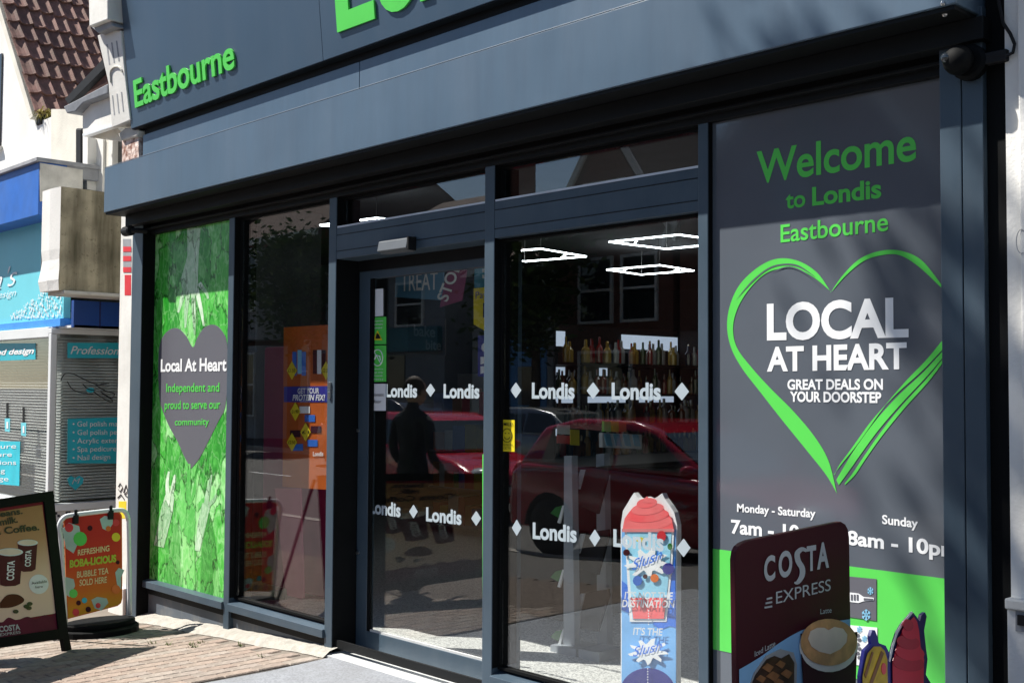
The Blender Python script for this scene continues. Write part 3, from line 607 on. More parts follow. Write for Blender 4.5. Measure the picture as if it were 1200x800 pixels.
# cameras and cable
def cctv(loc,rgt,label):
    c=empty('security_camera',loc,label,'security camera',); x,y,z=loc
    if rgt:
        MB().lathe([(.03,-.0),(.06,-.0),(.062,-.03),(.05,-.04)],16,(x,y,z),'y').build('base_plate',M['dark'],c,smooth=False)
        MB().ball((x-.015,y-.075,z),.050,16,12).build('turret',M['dark'],c,smooth=True)
        MB().ball((x-.040,y-.112,z+.006),.018,12,8).build('lens',M['glass_far'],c,smooth=True)
        box('bracket',M['black'],(x+.03,x+.13,y-.03,y,z-.02,z+.02),c,.004)
    else:
        MB().lathe([(.02,0),(.036,.006),(.038,.1),(.03,.11)],14,(x-.06,y-.1,z),'x').build('barrel',M['black'],c)
        MB().lathe([(.026,0),(.028,.004)],14,(x-.062,y-.1,z),'x').build('lens',M['glass_far'],c)
        MB().tube([(x+.05,y-.1,z),(x+.075,y-.06,z),(x+.09,y,z)],.02,8).build('bracket',M['black'],c)
a=FY(-.14).hit(1130,71); cctv((a.x,-.08,a.z),True,'black turret security camera on the right end post under the canopy')
a=FY(-.12).hit(158,271); cctv((a.x-.02,-.06,a.z),False,'small black bullet security camera at the left end of the shopfront')
cp=[FY(-.105).hit(*p) for p in ((1150,66),(1165,67),(1178,66),(1187,62),(1189,52),(1184,40),(1176,28),(1172,10),(1168,-10))]
tag(MB().tube(cp,.006,6).build('cable',M['black']),'black cable looping down the right pillar to the camera','cable')
# ================================================================ inside the shop
def sqlight(c,d1,d2,label):
    e=empty('ceiling_light',c,label,'ceiling light','angular strip lights on the shop ceiling'); c=Vector(c)
    P=[c+d1,c+d2,c-d1,c-d2]
    for a,b in ((0,1),(1,2),(2,3),(3,0)): MB().tube([P[a],P[b]],.0065,6).build('light_tube',M['led'],e)
    for s in (0,2):
        a=P[s].lerp(P[1],.42); b=P[s].lerp(P[3],.42); MB().tube([a,b],.006,6).build('light_tube',M['led'],e)
    MB().tube([c+d2*.98,c+d2*.98+Vector((0,0,.25))],.004,5).build('hanger',M['steel'],e); MB().tube([c-d2*.98,c-d2*.98+Vector((0,0,.25))],.004,5).build('hanger',M['steel'],e)
LZ=FZ(2.75)
def li(l,t,r,b,label):
    L_,T_,R_,B_=[LZ.hit(*p) for p in (l,t,r,b)]; sqlight((L_+R_)/2,(L_-R_)/2,(T_-B_)/2,label)
li((711,316),(764,311),(813,317),(743,322),'lowest angular strip light seen through the right window')
li((714,283.5),(768,275.5),(862,284),(756,292),'nearest angular strip light, top right in the right window')
li((560,298),(640,291),(687,300.5),(620,306),'left angular strip light behind the centre mullion')
li((375,264),(440,256),(478,259),(410,267.5),'angular strip light seen above the window beside the door')
# drinks shelving
SX=-6.5
SHV=empty('drinks_shelf',(SX,3.7,0),'tall dark shelving of bottles with white lit backs, through the right window','shelving')
box('back_panel',M['black'],(SX-.45,SX-.42,2.75,4.9,.02,2.1),SHV)
for y in (2.75,4.88): box('side_panel',M['black'],(SX-.42,SX,y,y+.02,.02,2.1),SHV)
tiers=[1.90-.0,1.62,1.34,1.06,.6]
for z in (1.76,1.50,1.24,.98,.6,.3): box('shelf_board',M['soffit'],(SX-.42,SX-.001,2.77,4.88,z-.02,z),SHV)
for z,h,gaps in ((2.04,.13,((2.79,3.30),(4.05,4.86))),(1.73,.07,((2.79,2.85),(2.95,3.3),(3.75,3.85))),(1.48,.06,((3.15,3.4),(3.6,4.1),(4.3,4.8))),(1.21,.07,((2.79,2.84),(2.95,3.2)))):
    for a_,b_ in gaps: box('shelf_back_light',M['led_back'],(SX-.415,SX-.405,a_,b_,z-h,z),SHV)
bot=[mat('bottle_glass',c,.1,0,.8) for c in ((.02,.07,.02),(.14,.04,.01),(.40,.20,.03),(.02,.03,.05),(.4,.4,.38),(.30,.02,.02),(.50,.32,.06))]
bm=[]
for k in range(14):
    hh=random.uniform(.15,.235); r=random.uniform(.022,.034)
    o=MB().lathe([(r*.9,0),(r,.01),(r,hh*.6),(r*.4,hh*.75),(r*.36,hh),(r*.3,hh+.005)],10).build('bottle',bot[k%7]); bm.append(o.data); bpy.data.objects.remove(o)
for ti,z in enumerate((1.76,1.50,1.24,.98)):
    n=37
    for i in range(n):
        if random.random()<.03: continue
        o=bpy.data.objects.new('bottle',random.choice(bm)); col.objects.link(o); o.location=(SX-.06-random.uniform(0,.12),2.82+i*.0555,z); s=random.uniform(.9,1.1); o.scale=(s,s,s)
        tag(o,('bottle on the top shelf of the lit drinks shelving','bottle on the second shelf of the lit drinks shelving','bottle on the third shelf of the lit drinks shelving','bottle on the lowest stocked shelf of the drinks shelving')[ti],'bottle',('bottles on the top drinks shelf','bottles on the second drinks shelf','bottles on the third drinks shelf','bottles on the lowest drinks shelf')[ti])
gds=[mat('packet_colour',c,.45) for c in ((.45,.05,.05),(.45,.34,.04),(.06,.25,.10),(.06,.14,.42),(.5,.5,.48),(.4,.16,.05))]
for z in (.3,.6):
    mm=[MB() for _ in gds]; y=2.8
    while y<4.8: w_=random.uniform(.05,.12); mm[random.randrange(6)].box(SX-.3,SX-.03,y,y+w_-.006,z+.001,z+random.uniform(.12,.24)); y+=w_
    for k,q in enumerate(mm): q.build('stocked_packets',gds[k],SHV,kind='stuff')
e=empty('snack_shelf',(-4.9,5.6,0),'long dim shelving of coloured packets at the back right of the shop','shelving')
box('back_panel',M['black'],(-7.2,-2.6,5.9,5.95,.02,1.75),e)
for z in (.15,.5,.85,1.2,1.5):
    box('shelf_board',M['lead'],(-7.2,-2.6,5.55,5.9,z-.02,z),e); mm=[MB() for _ in gds]; x=-7.15
    while x<-2.7: w_=random.uniform(.06,.16); mm[random.randrange(6)].box(x,x+w_-.01,5.58,5.85,z+.001,z+random.uniform(.14,.28)); x+=w_
    for k,q in enumerate(mm): q.build('stocked_packets',gds[k],e,kind='stuff')
# counter with packs
CT=empty('shop_counter',(-5.4,2.6,0),'dark shop counter with white worktop and packs, through the right window','counter')
cx0=FX(-5.2).hit(700,520); 
box('counter_body',M['black'],(-5.9,-5.2,1.6,3.6,.02,1.0),CT,.01); box('worktop',M['soffit'],(-5.92,-5.18,1.58,3.62,1.0,1.03),CT,.004)
pk=FX(-5.15)
def pxbox(name,q,pl,t,mt,label,cat,group=None): return shape(name,q,pl,t,mt,None,label=label,cat=cat,group=group)
pxbox('pack_display',[(706,507),(752,509),(752,526),(706,524)],pk,.03,M['pvc'],'white shelf-ready pack display with blue shapes, behind the right window','pack display')
for k in range(4): pxbox('blue_pack',[(708+k*11,508+k*.3),(715+k*11,508+k*.3),(718+k*11,523),(711+k*11,522)],FX(-5.145),.004,M['sky_blue'],'blue pack number %s from the left in the white display'%('one','two','three','four')[k],'pack')
for k,c in enumerate(('green','yellow','orange')): pxbox('snack_pack',[(708+k*9,493),(716+k*9,493.3),(716+k*9,506),(708+k*9,505.5)],FX(-5.15),.02,M[c],'%s snack pack standing on top of the white display'%c,'packet')
pxbox('hanging_notice',[(653,497),(668,498),(668,509),(653,508)],pk,.004,M['pvc'],'white notice hanging low behind the right window','notice'); pxbox('red_notice',[(653,509.5),(668,510.5),(668,520),(653,519)],pk,.004,M['red'],'red notice under the white notice behind the right window','notice')
pxbox('yellow_notice',[(668.5,503),(679,503.5),(679,522),(668.5,521)],FX(-5.13),.004,M['yellow'],'small yellow notice beside the red notice inside','notice')
# leaflet stand: grey upright with angled trays
SP=FY(1.0)
G1=SP.hit(655,790); 
ST=empty('leaflet_stand',(G1.x,1.0,0),'grey upright stand with dark angled trays just inside the right window','display stand')
gm=mat('grey_stand_metal',(.30,.33,.37),.45)
def st(name,q,y,t,mt): return shape(name,q,FY(y),t,mt,ST)
st('upright',[(661,534),(670,534),(674,800),(660,800)],1.0,.05,gm); st('upright',[(698.5,532),(708,531),(712,770),(700,768)],1.25,.05,gm)
for (y0,) in ((0,),(75,),(145,)):
    st('tray',[(676,553+y0*1.0),(684,549+y0),(712,545+y0),(713,552+y0),(700,602+y0*.95),(676,590+y0)],1.1,.02,M['black'])
    st('tray_edge',[(674,572+y0),(680,550+y0),(685,550+y0),(679,573+y0)],1.06,.01,gm)
    st('green_leaflet',[(645,601+y0),(651,594+y0),(660,592+y0),(654,606+y0)],1.08,.01,M['green_d']); st('tray_clip',[(653,612+y0),(659,592+y0),(661,592+y0),(656,613+y0)],1.0,.01,M['pvc'])
st('base_box',[(645,755),(675,760),(675,830),(645,825)],.95,.2,gm); st('base_box',[(678,760),(702,764),(702,830),(678,825)],.95,.2,gm)
# slush banner inside, close to the glass
BY=.2; BP=FY(BY)
SL=empty('slush_banner',(BP.hit(760,800).x,BY,0),'tall blue cut-out banner of a red slush cup inside the right window','banner')
def sb(name,q,dy,mt,t=.002): return shape(name,q,FY(BY-dy),t,mt,SL)
sb('banner_board',[(727.5,800+30),(727.5,615),(730,598),(735,590),(739,583),(743,577),(748,583),(752,585),(758,582),(764,585),(770,582),(776,577.5),(779,584),(785,592),(790,600),(793.5,615),(793,830)],0,mat('board_white',(.93,.94,.95),.35),.03)
M['banner_blue']=mat('banner_blue',(.20,.50,.92),.4); M['bw']=mat('banner_white',(.93,.94,.95),.35); M['bsky']=mat('banner_pale_blue',(.35,.72,.92),.4); M['bmid']=mat('banner_mid_blue',(.04,.20,.80),.4); M['bred']=mat('banner_red',(.95,.10,.11),.4,c2=(.9,.2,.2)); CT2=mat('banner_light_red',(.97,.20,.20),.4)
sb('blue_field',[(728.5,835),(728.5,620),(792,620),(792,835)],.003,M['banner_blue'])
sb('blue_swirl',[(728.5,680),(734,684),(744,700),(750,712),(742,720),(728.5,714)],.005,M['bmid'],.001); sb('blue_swirl',[(791,650),(792,735),(785,733),(774,737),(765,731),(776,712),(784,690)],.005,M['bmid'],.001)
sb('blue_swirl',ipts((759,812),33,30,16,180,360),.005,M['purple'],.001)
sb('cup_graphic',[(732,620),(790,620),(788,660),(781,728),(738,728),(734,660)],.007,M['bw'],.001)
sb('cup_graphic',[(734.5,622),(787,622),(785,660),(778.5,725),(741,725),(737,660)],.009,M['bsky'],.001)
sb('cup_graphic',[(739,700),(781,700),(778,724.5),(742,724.5)],.011,M['bred'],.001)

sb('slush_graphic',[(730,617),(732,607),(737,600),(742,594),(750,589),(755,586),(758,581),(763,587),(771,590),(777,595),(783,601),(787,608),(789,617),(789,622),(730,622)],.011,M['bred'],.001)
for k,(cx_,cy,rx,ry) in enumerate(((759.5,613,28.5,8),(760,604,24,7.5),(759,596,19,7),(758,589,12,6))):
    sb('slush_tier',[(cx_+rx*math.cos(R(a)),cy+ry*math.sin(R(a))-rx*.10*math.cos(R(a))) for a in range(0,360,18)],.0115+k*.0008,M['bred'] if k%2 else CT2,.0007)
sb('slush_tip',[(753,588),(755,584),(758,581),(761,585),(764,589)],.0147,CT2,.0005)
sb('cup_rim',[(729,619),(790,619),(790,623),(729,623)],.013,mat('pink_print',(.75,.25,.25),.4),.001)
def splash(cx,cy,s,dy):
    m=MB(); pl=FY(BY-dy); P=[]
    for i in range(36):
        a=i*10; r=(1.0 if i%4<2 else .62)*s*random.uniform(.85,1.1); P.append(pl.hit(cx+r*math.cos(R(a))*1.3,cy+r*math.sin(R(a))*.85))
    m.ext(P,-pl.n*.001); m.build('splash_graphic',M['bw'],SL)
splash(759,659,20,.015); splash(759,763,18,.015)
text('Slush',FY(BY-.018),(741,668),(776,654),12,M['bmid'],SL,.0,.3); text('Slush',FY(BY-.018),(742,769),(776,761),11,M['bmid'],SL,.0,.3)
for (x,y,rx,ry,mt) in ((775,628,5.5,6.5,'red'),(734,647,4,4,'maroon'),(783,666,7,7,'purple'),(747,680,5.5,6,'mid_blue'),(756,675,2.8,2.8,'maroon'),(767,677,5,5,'orange'),(750,632,5,3,'yellow'),(785,640,3,4,'green_d')): sb('fruit_graphic',ipts((x,y),rx,ry,10),.017,M[mt],.001)
text("IT'S NOT THE",FY(BY-.018),(732,701),(789,702),8,M['white_print'],SL,.02,.15); text('DESTINATION',FY(BY-.018),(729,710.5),(791,711.5),8,M['white_print'],SL,.02,.15); text("IT'S THE",FY(BY-.018),(742,743),(777,744),8,M['white_print'],SL,.02,.15)
for k in range(6): sb('dotted_line',ipts((760,715+k*3.2),.7,1,6),.018,M['white_print'],.0006)
for k in range(8): sb('dotted_line',ipts((759,783+k*3.2),.7,1,6),.018,M['white_print'],.0006)
# orange protein poster and glowing stand-in for the A-board's reflection behind left window
OP=FY(.32)
PO=empty('protein_poster',(OP.hit(360,470).x,.32,OP.hit(360,572).z),'orange snack offer poster hanging in the window left of the door','poster')
def po(name,q,dy,mt,t=.002): return shape(name,q,FY(.32-dy),t,mt,PO)
po('poster_sheet',[(332.5,383.5),(391,380),(391,574),(331,570)],0,mat('poster_orange',(.45,.09,.008),.5),.004)
po('blue_band',[(332.5,453),(391,452),(391,471),(332.5,471)],.003,M['purple'],.001)
text('GET YOUR',FY(.315),(349,461),(374,460.7),6,M['white_print'],PO,.01); text('PROTEIN FIX!',FY(.315),(343,469),(381,469),6.5,M['white_print'],PO,.02,.2)
for (x,y,c) in ((345,426,'mid_blue'),(351,424,'sky_blue'),(356,426,'mid_blue'),(369,424,'maroon'),(374,424,'white_print'),(379,424,'maroon')): po('bar_graphic',[(x-2.4,y-14),(x+2.4,y-14),(x+2.4,y+14),(x-2.4,y+14)],.004,M[c],.001)
for (x,y,c) in ((357,480,'white_print'),(363,490,'mid_blue'),(370,503,'maroon_d'),(366,519,'mid_blue'),(346,508,'maroon_d'),(349,524,'mid_blue')): po('bar_graphic',[(x-6,y-4),(x+6,y-4),(x+6,y+4),(x-6,y+4)],.004,M[c],.001)
for (x,y,s) in ((342,434,'£1.50'),(382,434,'£2.25'),(346,482,'£1.90'),(358,506,'£1'),(342,518,'£2.50')):
    po('price_diamond',[(x,y-11),(x+6,y),(x,y+11),(x-6,y)],.006,M['yellow'],.001); text(s,FY(.312),(x-4,y+2),(x+4,y+2),4,M['black'],PO,.0)
text('Londis',FY(.315),(367,534),(379,534),5,M['white_print'],PO,.02)
MC=FY(.8); c0=MC.hit(305,700); c1=MC.hit(392,700)
MA=empty('reflection_standin',((c0.x+c1.x)/2,1.0,0),'glowing magenta box standing in for the A-board reflection behind the window left of the door','reflection stand-in')
mg=mat('magenta_standin_glow',(.22,.012,.06),.4,emit=((.35,.015,.09),.022));  # added glow, no lamp: lets the maroon show through the pane
box('standin_body',mg,(c0.x,c1.x,.8,1.1,.05,1.85),MA,.02); shape('standin_panel',[(322,572),(352,572),(356,700),(336,706)],FY(.79),.01,mat('pink_standin_glow',(.45,.12,.22),.4,emit=((.5,.10,.16),.05)),MA)  # glowing panel added to imitate the A-board poster mirrored in the pane
shape('white_badge',ipts((389,595),7,24,16),FY(.60),.004,M['pvc'],None,label='white rounded shape behind the mullion edge left of the door',cat='sign')
tag(MB().ext([FY(.45).hit(*p) for p in ((291,697),(333,690),(334,702),(290,704))],(0,.02,0)).build('wooden_board',M['wood']),'pale wooden board lying low behind the window left of the door','board')
# hanging posters inside door
def hang(name,q,y,mt,label,cat='hanging sign'): return shape(name,q,FY(y),.01,mt,None,label=label,cat=cat)
hb=mat('treat_blue',(.10,.26,.42),.5)

o=hang('treat_sign',[(464,312),(520,308),(519,352),(463,348)],2.2,hb,'blue hanging sign reading TREAT inside the shop door'); text('TREAT',FY(2.185),(470,341),(513,339),20,M['white_print'],o,.01)
o=hang('stop_sign',[(526,309),(549,304),(541,352),(515,360)],2.1,mat('stop_purple',(.28,.05,.14),.5),'purple slanted hanging sign reading STOP inside the shop door')
pl=FY(2.09); A=pl.hit(524,354); u=(pl.hit(541,311)-A); v,f=glyphs('STOP',.02,0,0); x0=min(a[0] for a in v); x1=max(a[0] for a in v); vv=(pl.hit(512,350)-A)
MB().add([A+u*((a[0]-x0)/(x1-x0))+vv*(a[1]/CAPH)-Vector((0,.002,0)) for a in v],f).build('lettering',M['white_print'],o)
o=hang('bake_sign',[(478,372),(522,373),(522,416),(478,413)],3.2,mat('bake_grey',(.05,.045,.04),.6),'dark wall sign reading bake and bite inside the shop door','wall sign'); bk=mat('bake_letter',(.35,.33,.32),.5); text('bake',FY(3.18),(485,393),(510,395),12,bk,o,.02); text('bite',FY(3.18),(499,409),(517,410),11,bk,o,.02)
o=hang('pay_sign',[(555,338),(571,336),(576,336),(576,392),(555,380)],.9,M['yellow'],'yellow hanging sign reading Pay behind the centre mullion'); text('Pay',FY(.89),(557.5,350),(571,349),8,M['purple'],o,.0); shape('card_graphic',[(566,355),(576,355),(576,374),(566,372)],FY(.89),.002,M['navy'],o)
o=hang('blue_sign',[(556,300),(576,299),(576,336),(556,337)],1.0,mat('cyan_sign',(.06,.30,.45),.5),'blue hanging sign above the yellow Pay sign'); 
for k in range(3): shape('white_mark',[(565,308+k*7),(571,308+k*7),(571,312+k*7),(565,312+k*7)],FY(.99),.002,M['white_print'],o)
o=hang('delivery_sign',[(560,393),(576,392),(576,442),(560,441)],.95,M['purple'],'dark blue hanging sign with white marks below the yellow Pay sign')
for k in range(2): shape('white_flag',[(563,418+k*11),(571,418+k*11),(569,425+k*11),(563,427+k*11)],FY(.94),.002,M['white_print'],o)
shape('white_mark',ipts((567,407),3,5,9),FY(.94),.002,M['white_print'],o)
# dim shelving further in, seen through door and left window
shm=mat('gondola_shelf',(.20,.20,.20),.6); goods=[mat('goods',c,.5) for c in ((.35,.05,.05),(.3,.25,.04),(.06,.2,.08),(.07,.12,.3),(.35,.35,.33),(.25,.12,.05))]
for gi,(gx,gy) in enumerate(((-8.6,4.2),(-6.9,7.6))):
    e=empty('shelf_unit',(gx,gy,0),('dim grocery shelving seen through the sliding door','dim grocery shelving further back in the shop')[gi],'shelving')
    box('back_panel',shm,(gx-1.0,gx+1.0,gy+.2,gy+.23,.05,1.7),e)
    for z in (.12,.5,.88,1.26): 
        box('shelf_board',shm,(gx-1,gx+1,gy-.2,gy+.2,z-.02,z),e)
        m=[MB() for _ in goods]; x=gx-.95
        while x<gx+.9:
            w_=random.uniform(.08,.2); m[random.randrange(6)].box(x,x+w_-.01,gy-.18,gy+.1,z,z+random.uniform(.15,.3)); x+=w_
        for k,mm in enumerate(m):
            if mm.v: mm.build('stocked_goods',goods[k],e,kind='stuff')
# ================================================================ pavement signs
def board_text(s,pl,p0,p1,cap,mt,par,**k): return text(s,pl,p0,p1,cap,mt,par,**k)
# maroon coffee sign, right
XP=-2.03; CPn=Plane((XP,-.8,0),(1,.02,0))
CS=empty('coffee_sign',(XP-.01,-.72,0),'maroon pavement sign with rounded corners showing a latte cup, in front of the grey poster','pavement sign')
def cs(name,q,dn,mt,t=.002,**k):
    pl=Plane(CPn.o+CPn.n*dn,CPn.n); return shape(name,q,pl,t,mt,CS,**k)
def rc(c,r,a0,a1,ry=None): return [(c[0]+r*math.cos(R(a0+(a1-a0)*i/6)),c[1]+(ry or r)*math.sin(R(a0+(a1-a0)*i/6))) for i in range(7)]
brd=[(861.5,656)]+[(863,646),(866,640),(871,636),(878,633)]+[(979,612),(986,611),(991,614),(994,620),(995.5,630),(1001,1010),(868,1090)]
cs('sign_board',brd,0,M['maroon'],.02,bevel=.003)
if 0: cs('sign_edge',[(861.3,656),(862.4,656),(869.2,1090),(868,1090)],.0005,M['lead'],.012)
pl=lambda d:Plane(CPn.o+CPn.n*d,CPn.n)
SV=M['silver']=mat('silver_print',(.50,.52,.54),.4)
text('C',pl(.002),(895,681),(908,677),27,SV,CS,.035); text('O',pl(.002),(912,676),(928,672.5),28,SV,CS,.035)
cs('lettering',arm([(945.5,645),(940,643),(934.5,648),(935.5,657),(940,665),(940,674),(935,682),(931,682)],[1.6,2.4,3,3.2,3.2,3,2.2,.8],None),.003,SV,.001)
text('T',pl(.002),(945,668),(956,666),27,SV,CS,.035); text('A',pl(.002),(957,665.5),(971,663),28,SV,CS,.035)
text('EXPRESS',pl(.002),(909,707),(973,691),14,SV,CS,.0,spacing=1.1)
for k,(x0,x1) in enumerate(((899,905),(897.5,905),(896.5,905))): cs('bar_graphic',[(x0,700.5+k*5),(x1,699+k*5),(x1,701+k*5),(x0,702.5+k*5)],.003,SV)
text('Latte',pl(.002),(961,719),(974,717),6,SV,CS,.0); text('Iced Latte',pl(.002),(884,769),(908,756),6.5,SV,CS,.005)
cs('blue_field',cr([(866.5,784),(890,770),(915,752),(940,738),(965,730),(996.5,725)])+[(1000,1005),(869,1080)],.003,M['mid_blue'] if False else mat('cup_blue_print',(.24,.46,.72),.4),.001)
cs('cup_graphic',[(939,742),(1005,740),(1001,860),(948,870)],.006,M['maroon_d'],.004); 
cs('cup_rim',ipts((971.5,757),34,30,26),.008,mat('cup_white_print',(.85,.83,.78),.4),.003); cs('cup_sleeve',[(939.5,766),(944,777),(955,785),(972,788),(990,784),(1001,774),(1004,764),(999,860),(947,870)],.0095,M['maroon_d'],.002)
cs('coffee_graphic',ipts((971.5,752),33,27.5,26),.011,mat('latte_print',(.66,.34,.14),.4,0,.4,.3,16),.002)
cs('milk_graphic',[(971,738),(978,734),(988,736),(993,743),(992,752),(985,760),(973,766),(960,763),(951,757),(947,748),(950,739),(958,735),(966,735)],.013,M['foam'],.001)
cs('iced_cup',[(880,800),(884,788),(898,768),(915,760),(930,764),(934,778),(932,860),(880,870)],.006,mat('clear_cup_print',(.35,.35,.36),.3),.003)
cs('iced_coffee',[(882,800),(886,790),(899,772),(908,768),(916,771),(925,766),(931,776),(930,860),(880,870)],.009,M['choc'],.002)
for (x,y,r) in ((900,782,7),(915,778,6),(906,792,8),(922,789,7),(892,795,6),(913,799,6)): cs('ice_cube',[(x-r,y),(x-r*.1,y-r*.8),(x+r,y-r*.2),(x+r*.3,y+r*.8)],.0105,M['brown'],.001)
# slush cup cut-out sign behind it
XS_=-1.78; SC=Plane((XS_,-.5,0),(1,.03,0)); SS=empty('slush_sign',(XS_-.05,-.3,0),'cut-out sign of a yellow and a red slush cup beside the maroon coffee sign','pavement sign')
def ss(name,q,dn,mt,t=.003): return shape(name,q,Plane(SC.o+SC.n*dn,SC.n),t,mt,SS)
def grow(q,k):
    cx=sum(a for a,b in q)/len(q); cy=sum(b for a,b in q)/len(q); return [(cx+(a-cx)*k,cy+(b-cy)*(1+(k-1)*.5)) for a,b in q]
yel=[(1009,820),(1008,792),(1011,775),(1013,762),(1021,754),(1020,745),(1022,738),(1025.5,738),(1028,745),(1030,753),(1038,756),(1042,764),(1044,790),(1044,860),(1010,860)]
red=[(1044,860),(1043,775),(1047,757),(1052,741),(1058,731),(1064,724),(1070,717),(1074,722),(1078,728),(1080,720),(1084,717),(1086,722),(1083,738),(1085,757),(1087,772),(1085,790),(1091,800),(1091,860)]
ss('sign_back',yel,0,M['purple'],.01); ss('sign_back',red,0,M['navy'],.01)
ss('white_outline',[(a-1.6,b-1.2) for a,b in red[1:7]]+[(a+.3,b+.3) for a,b in red[1:7]][::-1],.003,M['white_print'],.001)
ss('slush_graphic',[(1012,858),(1011,792),(1014,776),(1017,765),(1024,757),(1032,757),(1037,762),(1040,772),(1041,858)],.004,mat('yellow_slush',(.70,.47,.04),.4,0,.4,.3,20),.001)
rs2=mat('deep_red_slush',(.48,.012,.035),.3,0,.5,.12,5); rs=mat('red_slush',(.66,.02,.05),.3,0,.5,.12,5)
ss('slush_graphic',[(1047,858),(1046,776),(1050,760),(1055,745),(1060,735),(1066,728),(1071,722),(1075,728),(1077,738),(1079,757),(1083,772),(1081,858)],.004,rs,.001)
for k,(cy,rx,ry) in enumerate(((776,18.5,10),(764,17,9.5),(752,13.5,8.5),(741,9.5,7.5),(732,6,7))):
    ss('slush_tier',[(1065.5+rx*math.cos(R(a))+(1 if k%2 else -1),cy+ry*math.sin(R(a))+rx*.12*math.cos(R(a))) for a in range(0,360,20)],.0055+k*.0012,rs if k%2 else rs2,.001)
for q in () and ([(1056,741),(1066,744),(1077,741),(1077,743.5),(1066,747),(1055,744)],[(1050,757),(1064,762),(1079,758),(1080,761),(1064,766),(1049,761)],[(1046,774),(1064,779),(1083,774),(1083,776),(1064,781),(1046,776.5)]): ss('slush_swirl',q,.006,M['maroon'],.001)
for q in ([(1019,800),(1033,762),(1036,765),(1022,803)],[(1013,790),(1022,763),(1024,764),(1015,794)]): ss('slush_swirl',q,.006,M['brown'],.001)
ss('fruit_graphic',ipts((1036,783),3,7,10),.006,M['coral'],.001)
ss('sign_leg',[(1050,855),(1060,855),(1062,1010),(1052,1010)],-.004,M['black'],.01)
# A-board, left, leaning back
B=Vector((-7.16,-.90,-.10)); 
Pb=FX(-7.36); T=Pb.hit(62.5,574.5)
ptmp=Plane(T,(0,0,1)); Lh=ptmp.hit(0,583.3)
nn=(B-T).cross(Lh-T).normalized(); nn=nn if nn.x>0 else -nn
AP=Plane(T,nn)
AB=empty('a_board',(B.x-.1,B.y-.2,-.1),'black framed A-board with coffee cups poster at the left edge of the picture','pavement sign')
def ab(name,q,dn,mt,t=.002,**k): return shape(name,q,Plane(AP.o+AP.n*dn,AP.n),t,mt,AB,**k)
ab('backing',[(-90,598),(62.5,574.5),(80,747),(-90,772)],0,M['aframe'],.012)
ab('frame_rail',[(-90,598),(62.5,574.5),(63.5,585.5),(-90,609)],.014,M['aframe'],.014); ab('frame_rail',[(-90,760),(79,735),(80,746.5),(-90,772)],.014,M['aframe'],.014)
ab('frame_stile',[(51,576.5),(62.5,574.5),(80.5,747),(70,749)],.0145,M['aframe'],.014); ab('leg',[(73,745),(81,744),(85,766),(77,767)],.013,M['aframe'],.025); 
back=[Vector((p.x-.42,p.y,p.z)) for p in ()]
h1_=AP.hit(83,766); h2_=AP.hit(63,576); 
bm_=MB(); 
for sgn in (0,1):
    o2=Vector((0,-.72*sgn,0)); bm_.tube([h2_+o2+Vector((-.02,0,-.02)),Vector((h1_.x-.62,h1_.y+.02,gz(h1_.x-.62)))+o2],.014,6)
bm_.build('rear_leg_frame',M['black'],AB)
ab('rear_panel_inner',[(-85,604),(55,583),(71,742),(-85,766)],-.014,M['aframe'],.002)
ab('maroon_border',[(-80,606),(52,584.5),(70.3,737),(-80,760)],.003,mat('board_maroon',(.20,.008,.025),.6,0,.15),.001)
M['poster_tan']=gradz('tan_photo_print',[(.1,(.78,.60,.50)),(.45,(.80,.58,.42)),(.72,(.50,.27,.13)),(1.05,(.34,.16,.06))],.1,1.1)
ab('photo_field',[(-80,612),(49.5,585.5+5.5),(66,718),(-80,742)],.005,M['poster_tan'],.001)
ab('wave_band',[(-80,760)]+[(-80,735)]+cr([(-60,733),(-45,736),(-30,728),(-18,731),(-6,725),(2,729),(10,723),(20,726),(32,722),(42,725),(52,720),(60,722),(66,716)],4)+[(69.5,736)],.0065,mat('board_plum',(.13,.008,.035),.6,0,.15),.001)
ap=Plane(AP.o+AP.n*.0075,AP.n)
dk=mat('brown_lettering',(.035,.012,.01),.5)
text('beans.',ap,(-6,606.5),(26.5,601.5),7,dk,AB,.03); text('milk.',ap,(0,615.5),(21,611.5),7.5,dk,AB,.03); text('Costa Coffee.',ap,(-36,630),(46,620.5),8,dk,AB,.03)
text('COSTA',ap,(-1,740),(23.5,737),6.5,SV,AB,.035); text('EXPRESS',ap,(0,745),(24,741.5),3.2,SV,AB,.01)
def cupg(cx,top,w_,hh,rot=0):
    ab('cup_graphic',[(cx-w_,top),(cx+w_,top-1.5),(cx+w_*.8,top+hh-1.5),(cx+w_*.4,top+hh+1),(cx-w_*.4,top+hh+1.5),(cx-w_*.8,top+hh)],.0075,mat('board_cup',(.09,.012,.02),.6,0,.15),.001); ab('cup_rim',ipts((cx,top-.5),w_*1.05,4.2*w_/13,16),.009,M['pvc'],.001); ab('foam_graphic',ipts((cx,top-.8),w_*.9,3.2*w_/13,16),.0105,M['foam'],.001)
    q=Plane(AP.o+AP.n*.0095,AP.n); A=q.hit(cx+w_*.28,top+hh*.85); u=q.hit(cx+w_*.36,top+hh*.25)-A; vv=q.hit(cx-w_*.28,top+hh*.86)-A; v,f=glyphs('COSTA',.03,0,0); x0=min(a[0] for a in v); x1=max(a[0] for a in v)
    MB().add([A+u*((a[0]-x0)/(x1-x0))+vv*(a[1]/CAPH) for a in v],f).build('lettering',M['white_print'],AB)
cupg(32.5,636,11.5,32); cupg(12,647,14.5,38); cupg(-16,655,13,42)
ab('coffee_beans',cr([(0,706),(8,697),(20,696),(28,701),(26,706),(14,711),(0,712)],4),.008,mat('bean_print',(.09,.02,.01),.6,0,.15),.001)
